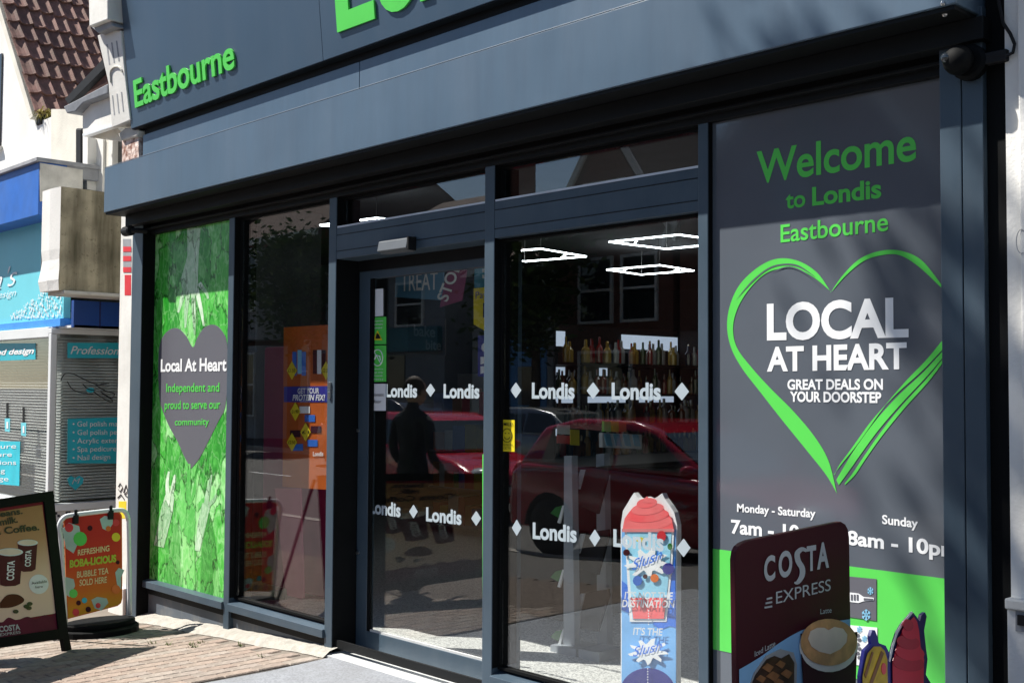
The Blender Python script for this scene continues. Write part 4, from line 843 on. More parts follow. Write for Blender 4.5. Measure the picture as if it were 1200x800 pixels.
for (x,y) in ((18.5,716),(31,710),(35,707),(34,712)): ab('coffee_bean',ipts((x,y),3.4,2.4,9),.009,M['choc'],.001)
ab('round_badge',ipts((45.5,684),11.5,11.5,22),.008,M['white_print'],.001); text('Available',Plane(AP.o+AP.n*.0095,AP.n),(37,684.5),(55,682),3.2,dk,AB,0); text('here',Plane(AP.o+AP.n*.0095,AP.n),(41.5,689),(50,688),3,dk,AB,0)
# boba sign: white tube frame with orange poster
BX=-7.62; BPn=Plane((BX,-.5,0),(1,0.0,0)); g0=BPn.hit(80,700)
BS=empty('bubble_tea_sign',(BX,-.4,gz(BX)),'white tube framed pavement sign with orange bubble tea poster beside the shop','pavement sign')
def bs(name,q,dn,mt,t=.002,**k): return shape(name,q,Plane(BPn.o+BPn.n*dn,BPn.n),t,mt,BS,**k)
loop=[(77,735),(72,640),(69.5,622),(70,613),(75,606),(83,603.5),(110,600),(138,597.3),(146,599),(149.5,606),(150.5,620),(152,720)]
m=MB(); m.tube([BPn.hit(*p) for p in cr(loop,4)],.0155,10); m.build('tube_frame',M['pvc'],BS,smooth=True)
bs('poster_panel',[(75,612)]+rc((80,612),6,180,270)+rc((136,605.5),7,270,360)+[(143.5,700)]+[(142,706),(138,709.5)]+[(79,725)],-.004,M['orange'],.006)
q5=gradz('orange_fade_print',[(.1,(.62,.38,.02)),(.4,(.62,.16,.02)),(.75,(.60,.05,.02)),(1.1,(.50,.03,.02))],.1,.75)
bs('poster_field',[(76,612)]+rc((81,612),5,180,270)+rc((135.5,606),6,270,360)+[(143,700)]+[(141.5,705.5),(137.5,708.5)]+[(80,723.5)],-.001,q5,.002)
bp5=Plane(BPn.o+BPn.n*.003,BPn.n); cream=mat('cream_print',(.75,.62,.30),.4); lime=mat('lime_print',(.45,.55,.03),.4)
text('REFRESHING',bp5,(91,650.5),(128,645),6.5,cream,BS,.02); text('BOBA-LICIOUS',bp5,(81.5,664.5),(136,657.5),8,lime,BS,.05); text('BUBBLE TEA',bp5,(90,676.5),(127,671.5),7,cream,BS,.02); text('SOLD HERE',bp5,(93,686),(125,682),7,cream,BS,.02)
for (x,y,rx,ry,a) in ((84,628,11,20,'lt'),(125,612,8,10,'lt'),(141,676,6,14,'lt'),(80,686,8,13,'lt'),(117,706,10,9,'lt')):
    bs('cup_graphic',[(x-rx,y-ry*.4),(x-rx*.3,y-ry*.8),(x+rx*.8,y-ry*.6),(x+min(rx,142-x),y),(x+rx*.2,y+ry),(x-rx*.6,y+ry*.7)],.001,mat('cup_print',(.40,.55,.50),.4) if 'cupp' not in M else M['cupp'],.001)
for (x,y,r,c) in ((94,631,8,'green'),(81,618,5,'red'),(105.5,618.5,3,'maroon'),(136,629,5,'yellow'),(136,612,4,'red'),(138,658.5,2.2,'maroon'),(86,695,5,'green'),(136,690,5,'orange'),(92,706,2.8,'maroon'),(99,703,3.2,'teal_d'),(89,717,4,'red'),(103.5,713.5,3.2,'maroon_d'),(115,709,3,'red'),(127,619,3,'orange')): bs('bubble_graphic',ipts((x,y),r,r*1.05,12),.0025,M[c],.001)
for (px,py) in ((88,601.5),(129,596.5)):
    h=BPn.hit(px,py+3); m=MB(); m.box(h.x-.02,h.x+.022,h.y-.018,h.y+.018,h.z-.05,h.z+.01); m.tube([h+Vector((.01,0,0)),h+Vector((.012,.0,.045))],.012,6); m.build('bulldog_clip',M['black'],BS,.004)
for k in range(2):
    f0=BPn.hit(82 if k==0 else 150,724); 
cen=BPn.hit(118,730); 
m=MB(); zz=gz(BX); y0=BPn.hit(80,735).y; y1=BPn.hit(152,715).y
pr=[]
for i in range(24):
    a=R(i*15); pr.append((BX+.23*math.cos(a),(y0+y1)/2+(y1-y0+.1)/2*math.sin(a)*1.0,zz))
m.ext(pr,(0,0,.05)); 
tp=[(x*.0+BX+(x-BX)*.65,(y0+y1)/2+(y-(y0+y1)/2)*.93,z+.05) for x,y,z in pr]; m.ext(tp,(0,0,.035)); m.build('rubber_base',M['dark'],BS,.008)
# ================================================================ white pilaster between the shops
PI=empty('pilaster',(-8.3,0,0),'white painted pilaster between the two shopfronts with red parking notices','pilaster')
p0,_=W(139,400,-.05); p1,_=W(153,400,-.05)
box('shaft',M['white_paint'],(p0,lx0-.003,-.05,.3,-.7,3.05),PI,.006)
box('plinth',M['white_paint'],(p0-.03,lx0-.002,-.08,.28,-.7,.05),PI,.006)
PF=FY(-.0515)
shape('parking_notice',[(144,280),(153.5,280),(154,318),(144.5,318)],PF,.002,M['lead'],PI); shape('parking_notice',[(146,322),(153.5,322),(153.5,346),(146,346)],PF,.002,M['red'],PI)
for y in (289,300,313): shape('notice_band',[(144.2,y),(153.6,y),(153.6,y+6),(144.2,y+6)],FY(-.0535),.001,M['red'],PI)
m=MB()
for pts in ([(139,570),(141,566),(144,571),(141,576),(139,573)],[(145,577),(148,568),(150,575),(146,579),(151,583)],[(138,583),(142,579),(146,585)]): m.tube([PF.hit(*p)+Vector((0,-.002,0)) for p in pts],.0035,4)
m.build('graffiti_scribble',M['black'],PI)
shape('yellow_notice',[(139,587),(148,587),(148,607),(139,607)],PF,.002,M['yellow'],PI)
# console bracket above, at the left end of the sign
CB=empty('console_bracket',(-8.5,-.2,3.6),'white fluted plaster console bracket at the left end of the sign','console bracket')
def cb(name,q,y,t,mt,**k): return shape(name,q,FY(y),t,mt,CB,**k)
cb('capping_block',[(103,-40),(125.5,-48),(126,23),(104.5,31.5)],-.24,.3,M['white_paint'],bevel=.008)
cb('capping_moulding',[(106,31.5),(128,22.5),(133,31),(114.5,39)],-.20,.15,M['lead'],bevel=.01)
FPc=Plane(FP.o+FP.n*.012,FP.n)
def cf(name,q,dn,t,mt,**k): return shape(name,q,Plane(FPc.o+FPc.n*dn,FPc.n),t,mt,CB,**k)
cf('scroll_body',[(114,42),(127,36),(141,36),(147,95),(152.5,141),(141,146),(131,150),(127,98)],0,.22,M['white_paint'],bevel=.006)
for k in range(3):
    cf('flute',[(124.5+k*5.6,52-k*2),(126+k*5.6,52-k*2),(129+k*5.6,76-k*2),(127.5+k*5.6,76-k*2)],.0015,.004,M['lead'])
    cf('flute',[(131+k*5.3,112-k*2),(132.3+k*5.3,112-k*2),(134.6+k*5.3,135-k*2),(133.4+k*5.3,135-k*2)],.0015,.004,M['lead'])
arcp=Plane(FPc.o+FPc.n*.003,FPc.n)
MB().tube([arcp.hit(*p) for p in [(130,97)]+ipts((136.5,86),7,8,10,180,350)],.009,6).build('arch_moulding',M['conc_l'],CB)
cb('corbel_stone',[(138,157),(146,150),(158,149),(163,153),(160,160),(142,165)],-.02,.2,M['conc_l'],bevel=.01)
cb('plaster_pier',[(143,162),(162,157),(163,205),(143,205)],.0,.2,M['plaster'])
# ================================================================ neighbouring salon
BL=empty('nail_salon',(-10,0,-.3),'blue and turquoise nail salon shopfront with blinds, left of the grey shop','shop')
def bl(name,q,pl,t,mt,par=None,**k): return shape(name,q,pl,t,mt,par or BL,**k)
XR=-9.50; XQ=-9.82; RP=FX(XQ)
fy=lambda y:FY(y)
zl=W(40,265,-.14)[1]
zsig0=W(60,374,.06)[1]; zf=W(60,383,.03)[1]
XE=FY(.06).hit(74.5,360).x
# blue top fascia (boxed out)
xt,ztp=W(46,189.5,-.14); zbt=W(46.5,251,-.14)[1]
box('blue_fascia',M['blue'],(-22,xt,-.14,.1,zbt,ztp),BL,.004); box('fascia_capping',M['lead'],(-22,xt+.02,-.17,1.4,ztp,ztp+.035),BL,.004)
shape('fascia_end',[(47,191),(97,199),(97,232),(47,236)],FX(xt+.012),.01,M['conc_l'],BL)
box('salon_roof_slab',M['lead'],(-22,xt,.1,6,ztp-.1,ztp+.001),BL)
# turquoise sign
box('turquoise_sign',M['teal'],(-22,XE,.06,.12,zsig0,zbt+.1),BL)
box('blue_sign_frame',mat('light_blue_frame',(.05,.28,.75),.4),(-22,XE+.01,.03,.13,zf,zsig0-.001),BL,.004)
sp_=FY(.055)
text("a's",sp_,(-8,341),(20,333),22,M['white_print'],BL,-.01,.35); text('and design',sp_,(-24,353),(19,346),7,M['white_print'],BL,-.005,.35)
random.seed(5); m=MB()
for i in range(420):
    x=12+63*random.random()**.7; y=373-x*.02-random.random()**1.3*(x-8)*.72; h=sp_.hit(x,y); r=random.uniform(.006,.017)
    if h.x>XE-.02 or h.z<zsig0+.02: continue
    P=[(h.x+r*(1 if k%2 else .45)*math.cos(k*math.pi/4),.0535-i*.000003,h.z+r*(1 if k%2 else .45)*math.sin(k*math.pi/4)) for k in range(8)]
    m.add(P,[tuple(range(8))])
m.build('blossom_print',M['white_print'],BL,kind='stuff')
# stained concrete block with lit front
BYK=-.2; kx0,_=W(50.5,260,BYK); kx1=FY(BYK).hit(70.5,260).x; kz1=W(60,222,BYK)[1]; kz0=W(60,341,BYK)[1]
BK=empty('concrete_block',((kx0+kx1)/2,.3,kz0),'big stained concrete corbel block with white front, between the salon sign and the grey canopy','concrete block')
import random as _r
m=MB(); NY,NZ=14,9
V=[];fs=[]
def kb(u,v): return (kx1+.012*math.sin(v*9+u*5)*.4+random.uniform(-.004,.004),BYK+1.7*u,kz0+(kz1-kz0)*v)
for i in range(NY+1):
    for j in range(NZ+1): V.append(kb(i/NY,j/NZ))
for i in range(NY):
    for j in range(NZ): a=i*(NZ+1)+j; fs.append((a,a+NZ+1,a+NZ+2,a+1))
m.add(V,fs); m.build('block_side',M['conc'],BK)
fx=[]
m=MB(); nz_=10; Vf=[]
for j in range(nz_+1):
    v=j/nz_; z=kz0+(kz1-kz0)*v; bulge=.03*math.exp(-((v-.12)/.08)**2)-.02*math.exp(-((v-.26)/.06)**2)
    Vf+=[(kx0-bulge*.6,BYK-.01-bulge*.5,z),((kx0+kx1)/2,BYK-.015-bulge*.5,z),(kx1+.003+bulge*.3,BYK-bulge*.3,z)]
m.add(Vf,[(3*j+i,3*j+i+1,3*j+i+4,3*j+i+3) for j in range(nz_) for i in (0,1)]); m.add([(kx0,BYK-.01,kz1),(kx1,BYK,kz1),(kx1,1.5,kz1+.001),(kx0,1.5,kz1)],[(0,1,2,3)]); m.add([(kx0,BYK-.01,kz0),(kx1,BYK,kz0),(kx1,1.5,kz0),(kx0,1.5,kz0)],[(3,2,1,0)]); m.add([(kx0,BYK-.01,kz0),(kx0,1.5,kz0),(kx0,1.5,kz1),(kx0,BYK-.01,kz1)],[(0,1,2,3)])
m.build('block_front',M['white_wall'],BK)
box('block_ledge',M['conc_l'],(kx0+.05,kx1+.03,BYK+.03,1.5,kz0-.03,kz0-.001),BK,.006)
# return wall with window
zr1=RP.hit(75,385).z; yb=1.45
zrw1=RP.hit(100,392).z; zrw0=RP.hit(100,588).z
box('blue_return_panel',M['blue_d'],(XR-.05,XR,.06,yb,zr1,kz0-.05),BL); 
for y in (.28,): box('panel_joint',M['navy'],(XR,XR+.003,y,y+.012,zr1,kz0-.05),BL)
box('return_head',M['pvc'],(XQ-.06,XQ+.012,.0,yb,zrw1,zr1-.001),BL,.004); box('soffit_panel',M['pvc'],(XQ-.02,XR,.07,yb,zr1,zr1+.02),BL)
box('corner_post',M['pvc'],(XQ-.05,XQ+.008,-.0,.05,gz(-9.5)-.3,zrw1-.001),BL,.006); 
box('return_sill',M['pvc'],(XQ-.06,XQ+.03,.06,yb,zrw0-.06,zrw0),BL,.004)
box('return_window_pane',M['glass'],(XQ-.03,XQ-.024,.06,yb,zrw0,zrw1),BL)
til=mat('mosaic_white',(.6,.6,.6),.3); tld=mat('mosaic_dark',(.02,.02,.04),.3)
bwz=zrw0-.06; box('stall_riser',til,(XQ-.05,XQ-.01,.06,yb,-1.0,bwz),BL); box('front_stall_riser',til,(-22,XQ-.01,.02,.06,-1.0,bwz-.0),BL)
m=MB()
for i in range(60):
    for j in range(20):
        if (i*7+j*3)%5 in (0,) or (i+j)%4==0: 
            m.box(XQ-.01,XQ-.006,.07+i*.023,.07+i*.023+.02,bwz-.03-j*.023,bwz-.01-j*.023)
m.build('mosaic_tiles',tld,BL,kind='stuff')
rpf=lambda d:FX(XQ-.022+d)
def rb(name,q,mt,d=.002,t=.001,par=None): return shape(name,q,rpf(d),t,mt,par or BL)
rb('turquoise_sticker',[(79,401.5),(150,401.5),(150,419.5),(79,419.5)],M['teal_d']); text('Professional',rpf(.005),(82.5,414.5),(149,415.5),9,M['pvc'],BL,.01,.3)
rb('turquoise_sticker',[(79.5,490.5),(160,488),(160,543),(79,542.5)],M['teal_d'])
for k,s in enumerate(('\u2022 Gel polish manicure','\u2022 Gel polish pedicure','\u2022 Acrylic extensions','\u2022 Spa pedicure','\u2022 Nail design')):
    text(s,rpf(.005),(85,499.5+k*9.9),((158,158,156,136,129)[k],499.0+k*9.7),6,M['pvc'],BL,.0)
m=MB()
for P in ([(71,446),(76,438),(86,438),(98,444),(112,450),(128,452)],[(79,447),(84,455),(92,459),(103,461),(109,461)],[(97,450),(104,456),(112,457)],[(112,451),(124,458),(134,461),(130,466),(118,459)],[(110,459),(120,466),(130,471),(131,468),(120,461)],[(128,449),(118,450)]): m.tube([rpf(.006).hit(*p) for p in cr(P,4)],.004,4)
m.build('hand_drawing',M['black'],BL)
rb('nail_graphic',ipts((106,457),5,3,10),M['teal_d'],.004); rb('heart_sticker',[(88.5,574),(81,568),(79,561),(83,557),(88,560),(93,557),(98,560),(97,566)],M['teal_d'],.003)
text('M',rpf(.006),(84,567),(94,566),6,M['silver'],BL,.0,.3)
# front window with blinds
ZF1=W(30,397,.03)[1]; 
box('front_head',M['pvc'],(-22,XQ-.051,.0,.1,ZF1,zf-.001),BL,.004); box('front_sill',M['pvc'],(-22,XQ-.051,-.02,.1,bwz,bwz+.05),BL,.004)
px57=W(57.5,500,.03)[0]; box('front_stile',M['pvc'],(px57,XQ-.052,.01,.08,bwz+.05,ZF1),BL,.004)
box('front_window_pane',M['glass'],(-22,px57,.05,.056,bwz+.05,ZF1),BL)
z=bwz+.07
while z<ZF1-.02:
    MB().add([(-22,.13,z),(px57-.02,.13,z),(px57-.02,.155,z+.010),(-22,.155,z+.010)],[(0,1,2,3)]).build('slat',M['slat'],BL); z+=.0262
z=zrw0+.02
while z<zrw1-.02:
    MB().add([(XQ-.10,.1,z),(XQ-.10,yb,z),(XQ-.112,yb,z+.017),(XQ-.112,.1,z+.017)],[(0,1,2,3)]).build('slat',M['slat'],BL); z+=.0262
box('salon_interior',M['inner'],(-22,XQ-.4,2.5,2.6,-1,2.3),BL); box('salon_ceiling',M['inner'],(-22,XR-.05,.15,2.6,2.35,2.4),BL); box('salon_floor',M['inner'],(-22,XR-.05,.1,2.6,-.6,-.5),BL)
fp_=FY(.045)
bl('turquoise_sticker',[(-60,402),(41.5,402),(41.5,421),(-60,425)],fp_,.001,M['teal_d']); text('nails and design',FY(.043),(-30,417),(40,414),6,M['white_print'],BL,.03,.3)
bl('turquoise_sticker',[(-60,516),(23.5,517),(22.5,569),(-60,562)],fp_,.001,mat('bright_teal',(.03,.50,.62),.4))
for k,s in enumerate(('Manicure','Pedicure','Extensions','Waxing','Massage')): text(s,FY(.043),(-30,526+k*9),((19,14,19,6,10)[k],525+k*9.6),5,M['white_print'],BL,.0)
for (x,y) in ((8.5,490),(27.5,495)):
    e=[]; bl('polish_cap',[(x-1.2,y-18),(x+1.2,y-18),(x+1.2,y+0),(x-1.2,y)],fp_,.002,M['black']); bl('polish_bottle',[(x-3,y),(x+3,y),(x+2.8,y+16),(x-2.8,y+15)],fp_,.002,M['teal']); bl('polish_label',[(x-1,y+4),(x+1,y+4),(x+1,y+12),(x-1,y+12)],FY(.042),.001,M['white_print'])
# recessed lobby end wall (between the shops)
box('lobby_back_wall',M['inner'],(XR-.1,lx1-.16,yb,yb+.1,-1,3.2),BL)
# ================================================================ upper storey over the lobby: white bay
UB=empty('white_bay',(-9,.3,3),'white painted upper bay with gutter and small tiled roof above the lobby','bay window')
def ub(name,q,y,t,mt,**k): return shape(name,q,FY(y),t,mt,UB,**k)
ub('white_board',[(96.5,122),(128,112),(134.5,147),(97,159)],.12,.06,M['white_paint'],bevel=.004); ub('board_trim',[(96.5,157),(134.5,145),(134.5,147.5),(97,160)],.10,.05,M['pvc'])
ub('soffit_board',[(97,160),(134.5,147),(146,158),(143,166),(120,163)],.2,.05,M['cream'])
ub('gutter',[(74,125),(88,118),(126,98),(126,110),(97,121),(88,131),(78,133)],.05,.14,M['slate'],bevel=.01)
ub('hip_roof',[(82,116),(122,71),(126,96),(90,115)],.3,.05,TILE[2]); ub('hip_ridge',[(76,116),(120,70),(124,78),(80,122)],.24,.06,M['black'])
ub('window_post',[(97,160),(103,161),(102,222),(97,221)],.30,.1,M['white_paint']); ub('window_post_side',[(102.5,160),(106,160),(105,222),(102,222)],.34,.05,M['conc_l']); ub('window_panel',[(106,161),(121,162),(120,225),(105,225)],.38,.05,M['white_paint']); ub('window_panel',[(121,160),(128,161),(127,225),(120,225)],.4,.05,M['cream']); ub('window_frame',[(127,160),(132,161),(131,222),(126.5,222)],.37,.05,M['white_paint']); ub('window_pane',[(131.5,160),(143,161),(143,215),(131,215)],.42,.02,M['glass_far'])
ub('shaded_wall',[(60,128),(97,128),(97,205),(60,205)],.9,.2,M['cream']); ub('downpipe',[(88,150),(95,150),(95,215),(88,215)],.75,.07,M['black'],bevel=.02)
# ================================================================ white gabled house with tiled roof
GH=empty('gabled_house',(-14,1,0),'white rendered gabled house with brown tiled roof behind the salon','house')
gy=1.0; e0=FY(gy).hit(45,131); e1=FY(gy).hit(5,0); sl=(e1-e0).normalized(); wx=FY(gy).hit(61.5,170).x
apx=e0+sl*6
m=MB(); m.ext([(wx,gy,-.6),(wx,gy,e0.z-.12),(e0.x,gy,e0.z-.12),(apx.x,gy,apx.z-.12),(apx.x-6,gy,apx.z-.2),(apx.x-6,gy,-.6)],(0,.25,0)); m.build('wall',M['white_wall'],GH)
box('side_wall',M['cream'],(wx-.25,wx,gy+.25,9,-.6,e0.z-.1),GH)
m=MB(); v0=e0+Vector((0,-.06,-.06)); v1=apx+Vector((0,-.06,-.06)); m.ext([v0,v1,v1+Vector((-.09,0,-.02)),v0+Vector((-.09,0,-.02))],(0,.12,0)); m.build('verge',M['cream'],GH)
nrm=Vector((-sl.z,0,sl.x)); nrm=nrm if nrm.z>0 else -nrm
m=MB(); m.ext([e0+Vector((0,0,-.03)),apx+Vector((0,0,-.03)),apx+Vector((0,6,-.03)),e0+Vector((0,6,-.03))],-nrm*.08); m.build('roof',TILE[2],GH)
roof=m and bpy.context.scene.objects.get('roof'); 
tw,tg=.30,.30
tm=[]
for k in range(3):
    mm=MB(); P=[]
    xs=[0,.05,.09,.12,.17,.21,.25,.28,.30]; hs=[.0,.0,.012,.035,.0,.0,.012,.035,.012]
    n=len(xs)
    for L_,lift in ((0,.034),(tg+.06,.0)):
        for x,h in zip(xs,hs): P.append((x*.985,L_,h+lift))
    P2=[(x,y,z-.022) for x,y,z in P[:n]]
    mm.add(P+P2,[(i,i+1,n+i+1,n+i) for i in range(n-1)]+[(2*n+i,2*n+i+1,i+1,i) for i in range(n-1)]+[(2*n,0,n),(n-1,3*n-1,2*n-1)])
    o=mm.build('roof_tile',TILE[k]); tm.append(o.data); bpy.data.objects.remove(o)
Mt=Matrix((( 0,sl.x,nrm.x),(1,sl.y,nrm.y),(0,sl.z,nrm.z)))   # local x -> world y, local y -> up slope
ql=Mt.to_4x4(); cnt=0; roofp=[o for o in GH.children if o.name.startswith('roof')][0]
for r_ in range(13):
    for c_ in range(17):
        p=e0+sl*(r_*tg-.05)+Vector((0,c_*tw-.06,0))+nrm*.02
        o=bpy.data.objects.new('roof_tile',random.choice(tm)); col.objects.link(o); o.parent=roofp
        jit=Matrix.Rotation(random.uniform(-.035,.035),4,'Z'); loc=p-GH.location+nrm*random.uniform(0,.012)+sl*random.uniform(-.012,.012)
        o.matrix_local=Matrix.Translation(loc)@ql@jit; cnt+=1
box('gutter',M['black'],(e0.x-.02,e0.x+.13,gy-.02,7,e0.z-.16,e0.z-.05),GH,.02)
wz=W(0,65,gy); box('upper_window',M['glass_far'],(FY(gy).hit(-40,100).x,FY(gy).hit(3,100).x,gy-.02,gy+.05,FY(gy).hit(2,172).z,FY(gy).hit(2,64).z),GH)
box('window_sill',M['conc_l'],(FY(gy).hit(-40,100).x,FY(gy).hit(5,100).x,gy-.06,gy+.02,FY(gy).hit(2,176).z,FY(gy).hit(2,172).z-.002),GH)
h=Vector((e0.x+.06,gy-.04,e0.z-.06)); m=MB()
for i in range(110):
    a=random.uniform(0,6.28); l=random.uniform(.06,.2); c=h+Vector((random.uniform(0,.12),random.uniform(0,.3),random.uniform(-.05,.05)))
    t1=c+Vector((math.cos(a)*l*.3,math.sin(a)*l*.3,l*.25)); t2=t1+Vector((math.cos(a)*l*.45,math.sin(a)*l*.45,-l*random.uniform(.2,.9))); s=Vector((-math.sin(a),math.cos(a),0))*.006
    m.add([c-s,c+s,t1+s,t1-s,t2],[(0,1,2,3),(3,2,4)])
M['straw']=mat('dry_grass',(.30,.24,.05),.9,c2=(.14,.14,.03))
m.build('grass_tuft',M['straw'],label='yellow dry grass tuft growing in the roof gutter corner',cat='grass tuft')
# ================================================================ right neighbour
RW=empty('white_wall_building',(0,.3,0),'white rendered pillar and wall right of the grey shopfront','wall')
WY=-.09; wxr=FY(WY).hit(1181.5,400).x
box('black_edge_strip',M['dark'],(rx1+.001,wxr+.01,-.05,.2,-.05,9),RW)  # near-black strip filling the gap beside the right end post
box('wall',M['white_wall'],(wxr,1.6,WY,.6,-.1,9),RW)
box('pilaster_panel',M['white_wall'],(wxr+.05,.4,WY-.02,WY,.95,3.2),RW,.006); z7=FY(WY-.02).hit(1190,706).z
box('string_course',M['white_paint'],(wxr-.004,1.6,WY-.045,WY+.01,z7-.02,z7+.015),RW,.006); box('plinth',M['white_wall'],(wxr-.002,1.6,WY-.03,WY+.01,-.1,z7-.022),RW,.004)
shape('vent_plate',[(1190,714),(1215,717),(1215,742),(1190,739)],FY(WY-.034),.01,M['lead'],RW); shape('vent_slot',[(1192,720),(1215,723),(1215,735),(1192,732)],FY(WY-.045),.01,M['black'],RW)
m=MB(); m.tube([FY(WY-.022).hit(*p) for p in ipts((1197,283),6,14,14,70,330)],.0015,4); m.build('pencil_scribble',M['lead'],RW)
box('party_wall',M['cream'],(-1.6,1.6,.6,9,-.1,9),RW)
# ================================================================ across the street (seen in the glass)
hb1=mat('house_brick',(.17,.075,.055),.9,0,.2,.3,20,.3,60); rnd=mat('pale_render',(.36,.36,.36),.85,0,.2,.1,2); rnd2=mat('grey_render',(.24,.26,.29),.85,0,.2,.1,2)
rfm=mat('far_roof_tiles',(.10,.06,.05),.85,0,.3,.3,14,.3,30)
def house(x0,x1,wallm,eave,ridge,label,gable=False,bays=(),wins=(),shop=None,door=None,fy=-17.0,chim=(),cat='house'):
    zb=gz((x0+x1)/2)-.2; e=empty('terraced_house' if cat=='house' else 'shop_house',((x0+x1)/2,fy,zb),label,cat,'houses across the street')
    box('wall',wallm,(x0,x1,fy-8,fy,zb,eave),e)
    m=MB(); rid=(fy-4)
    if gable:
        xm=(x0+x1)/2; m.ext([(x0-.3,fy+.25,eave-.2),(x1+.3,fy+.25,eave-.2),(xm,fy+.25,ridge)],(0,-8.4,0)); rf=m.build('roof',rfm,e)
        g=MB().ext([(x0+.15,fy+.27,eave-.1),(x1-.15,fy+.27,eave-.1),(xm,fy+.27,ridge-.4)],(0,-.1,0)).build('gable_wall',wallm,e)
        for s in (-1,1):
            a=Vector((xm+s*((x1-x0)/2+.3),fy+.3,eave-.2)); b=Vector((xm,fy+.3,ridge)); d=Vector((0,0,-.28)); MB().ext([a,b,b+d,a+d],(0,.08,0)).build('bargeboard',M['white_paint'],e)
        box('gable_window',M['glass_far'],(xm-.6,xm+.6,fy+.26,fy+.33,eave+.1,eave+1.1),e); MB().box(xm-.68,xm+.68,fy+.33,fy+.36,eave+1.1,eave+1.18).box(xm-.68,xm+.68,fy+.33,fy+.36,eave+.02,eave+.1).box(xm-.04,xm+.04,fy+.335,fy+.36,eave+.1,eave+1.1).build('window_frame',M['white_paint'],e)
    else:
        m.add([(x0-.2,fy+.35,eave-.1),(x1+.2,fy+.35,eave-.1),(x1-1,rid,ridge),(x0+1,rid,ridge),(x0-.2,fy-8.3,eave-.1),(x1+.2,fy-8.3,eave-.1)],[(0,1,2,3),(1,5,2),(4,0,3),(5,4,3,2)]); rf=m.build('roof',rfm,e)
        box('eaves_board',M['white_paint'],(x0-.15,x1+.15,fy+.3,fy+.34,eave-.3,eave-.08),e)
    for cx in chim:
        box('chimney',hb1,(cx-.5,cx+.5,rid-.4,rid+.4,eave,ridge+1.3),rf); box('chimney_cap',rnd,(cx-.6,cx+.6,rid-.5,rid+.5,ridge+1.3,ridge+1.45),rf)
        for q in (-.25,.25): MB().lathe([(.13,ridge+1.45),(.11,ridge+1.95)],8,(cx+q,rid,0)).build('chimney_pot',rfm,rf)
    def win(a,b,z0,z1,y=fy,nm='window'):
        f=box(nm,M['glass_far'],(a,b,y,y+.03,z0,z1),e); mm=MB(); t=.07
        mm.box(a-t,a,y,y+.07,z0-t,z1+t).box(b,b+t,y,y+.07,z0-t,z1+t).box(a,b,y,y+.07,z1,z1+t).box(a,b,y,y+.09,z0-t,z0).box(a,b,y+.03,y+.06,(z0+z1)/2-.03,(z0+z1)/2+.03)
        mm.build('window_frame',M['white_paint'],f)
    for a,b,z0,z1 in wins: win(a,b,z0,z1)
    for a,b,z0,z1 in bays:
        bb=MB().ext([(a,fy,z0-1),(a+.6,fy+.8,z0-1),(b-.6,fy+.8,z0-1),(b,fy,z0-1)],(0,0,z1-z0+1.3)).build('bay',rnd,e)
        win(a+.7,(a+b)/2-.05,z0,z1,fy+.81,'bay_window'); win((a+b)/2+.05,b-.7,z0,z1,fy+.81,'bay_window')
    if shop:
        box('shop_window',M['glass_far'],(x0+.4,x1-1.8,fy+.0,fy+.04,zb+.8,2.5),e); box('shop_sign',shop,(x0+.1,x1-.1,fy,fy+.2,2.6,3.3),e)
    if door:
        d=box('front_door',door,(x1-1.5,x1-.4,fy,fy+.06,zb+.15,2.45),e); box('door_frame',door,(x1-1.7,x1-.2,fy,fy+.03,zb+.1,3.0),e); box('door_pane',M['glass_far'],(x1-1.2,x1-.7,fy+.06,fy+.08,1.1,2.1),d)
dm=mat('blue_door_paint',(.06,.25,.55),.4)
house(-44,-37.2,hb1,7.2,10.2,'brick house with hipped roof furthest left across the street',bays=((-43,-40,4.2,6),),wins=((-39.3,-38.2,4.2,5.8),),chim=(-38,))
house(-37,-31,hb1,6.7,9.8,'brick house with two storey cream bay window across the street',bays=((-36.2,-33.0,4.1,5.9),(-36.2,-33.0,.6,2.6)),wins=((-32.4,-31.7,4.3,6.0),(-32.4,-31.7,1.1,3.0)))
house(-30.8,-25.2,rnd2,5.3,7.8,'low grey house with hipped roof and chimney across the street',wins=((-29.8,-28.6,3.4,4.6),(-27.4,-26.2,3.4,4.6)),shop=mat('teal_shop_sign',(.05,.2,.25),.5),chim=(-26.2,))
house(-24.0,-20.6,rnd,4.9,6.4,'pale rendered house with bright blue front door across the street',wins=((-22.9,-22.0,3.3,4.5),),door=dm,chim=())
house(-20.4,-16.7,hb1,5.4,8.4,'narrow brick gabled house with white bargeboards across the street',gable=True,wins=((-19.6,-18.6,3.2,4.7),(-18.2,-17.2,3.2,4.7),(-19.6,-18.0,.7,2.4)))
house(-16.5,-9.6,hb1,5.2,9.6,'wide brick gabled house with white bargeboards across the street',gable=True,wins=((-15.8,-14.6,3.0,4.6),(-13.6,-12.4,3.0,4.6),(-11.6,-10.4,3.0,4.6),(-15.8,-14.2,.7,2.4)))
house(-9.4,-3.4,rnd2,3.4,4.8,'low grey rendered building across the street opposite the grey poster',wins=((-8.6,-7.2,.9,2.4),(-6.2,-4.8,.9,2.4)))
house(-3.2,4,rnd,4.2,6.2,'pale rendered house furthest right across the street',wins=((-2.2,-1.2,2.4,3.6),(1.2,2.4,2.4,3.6)))
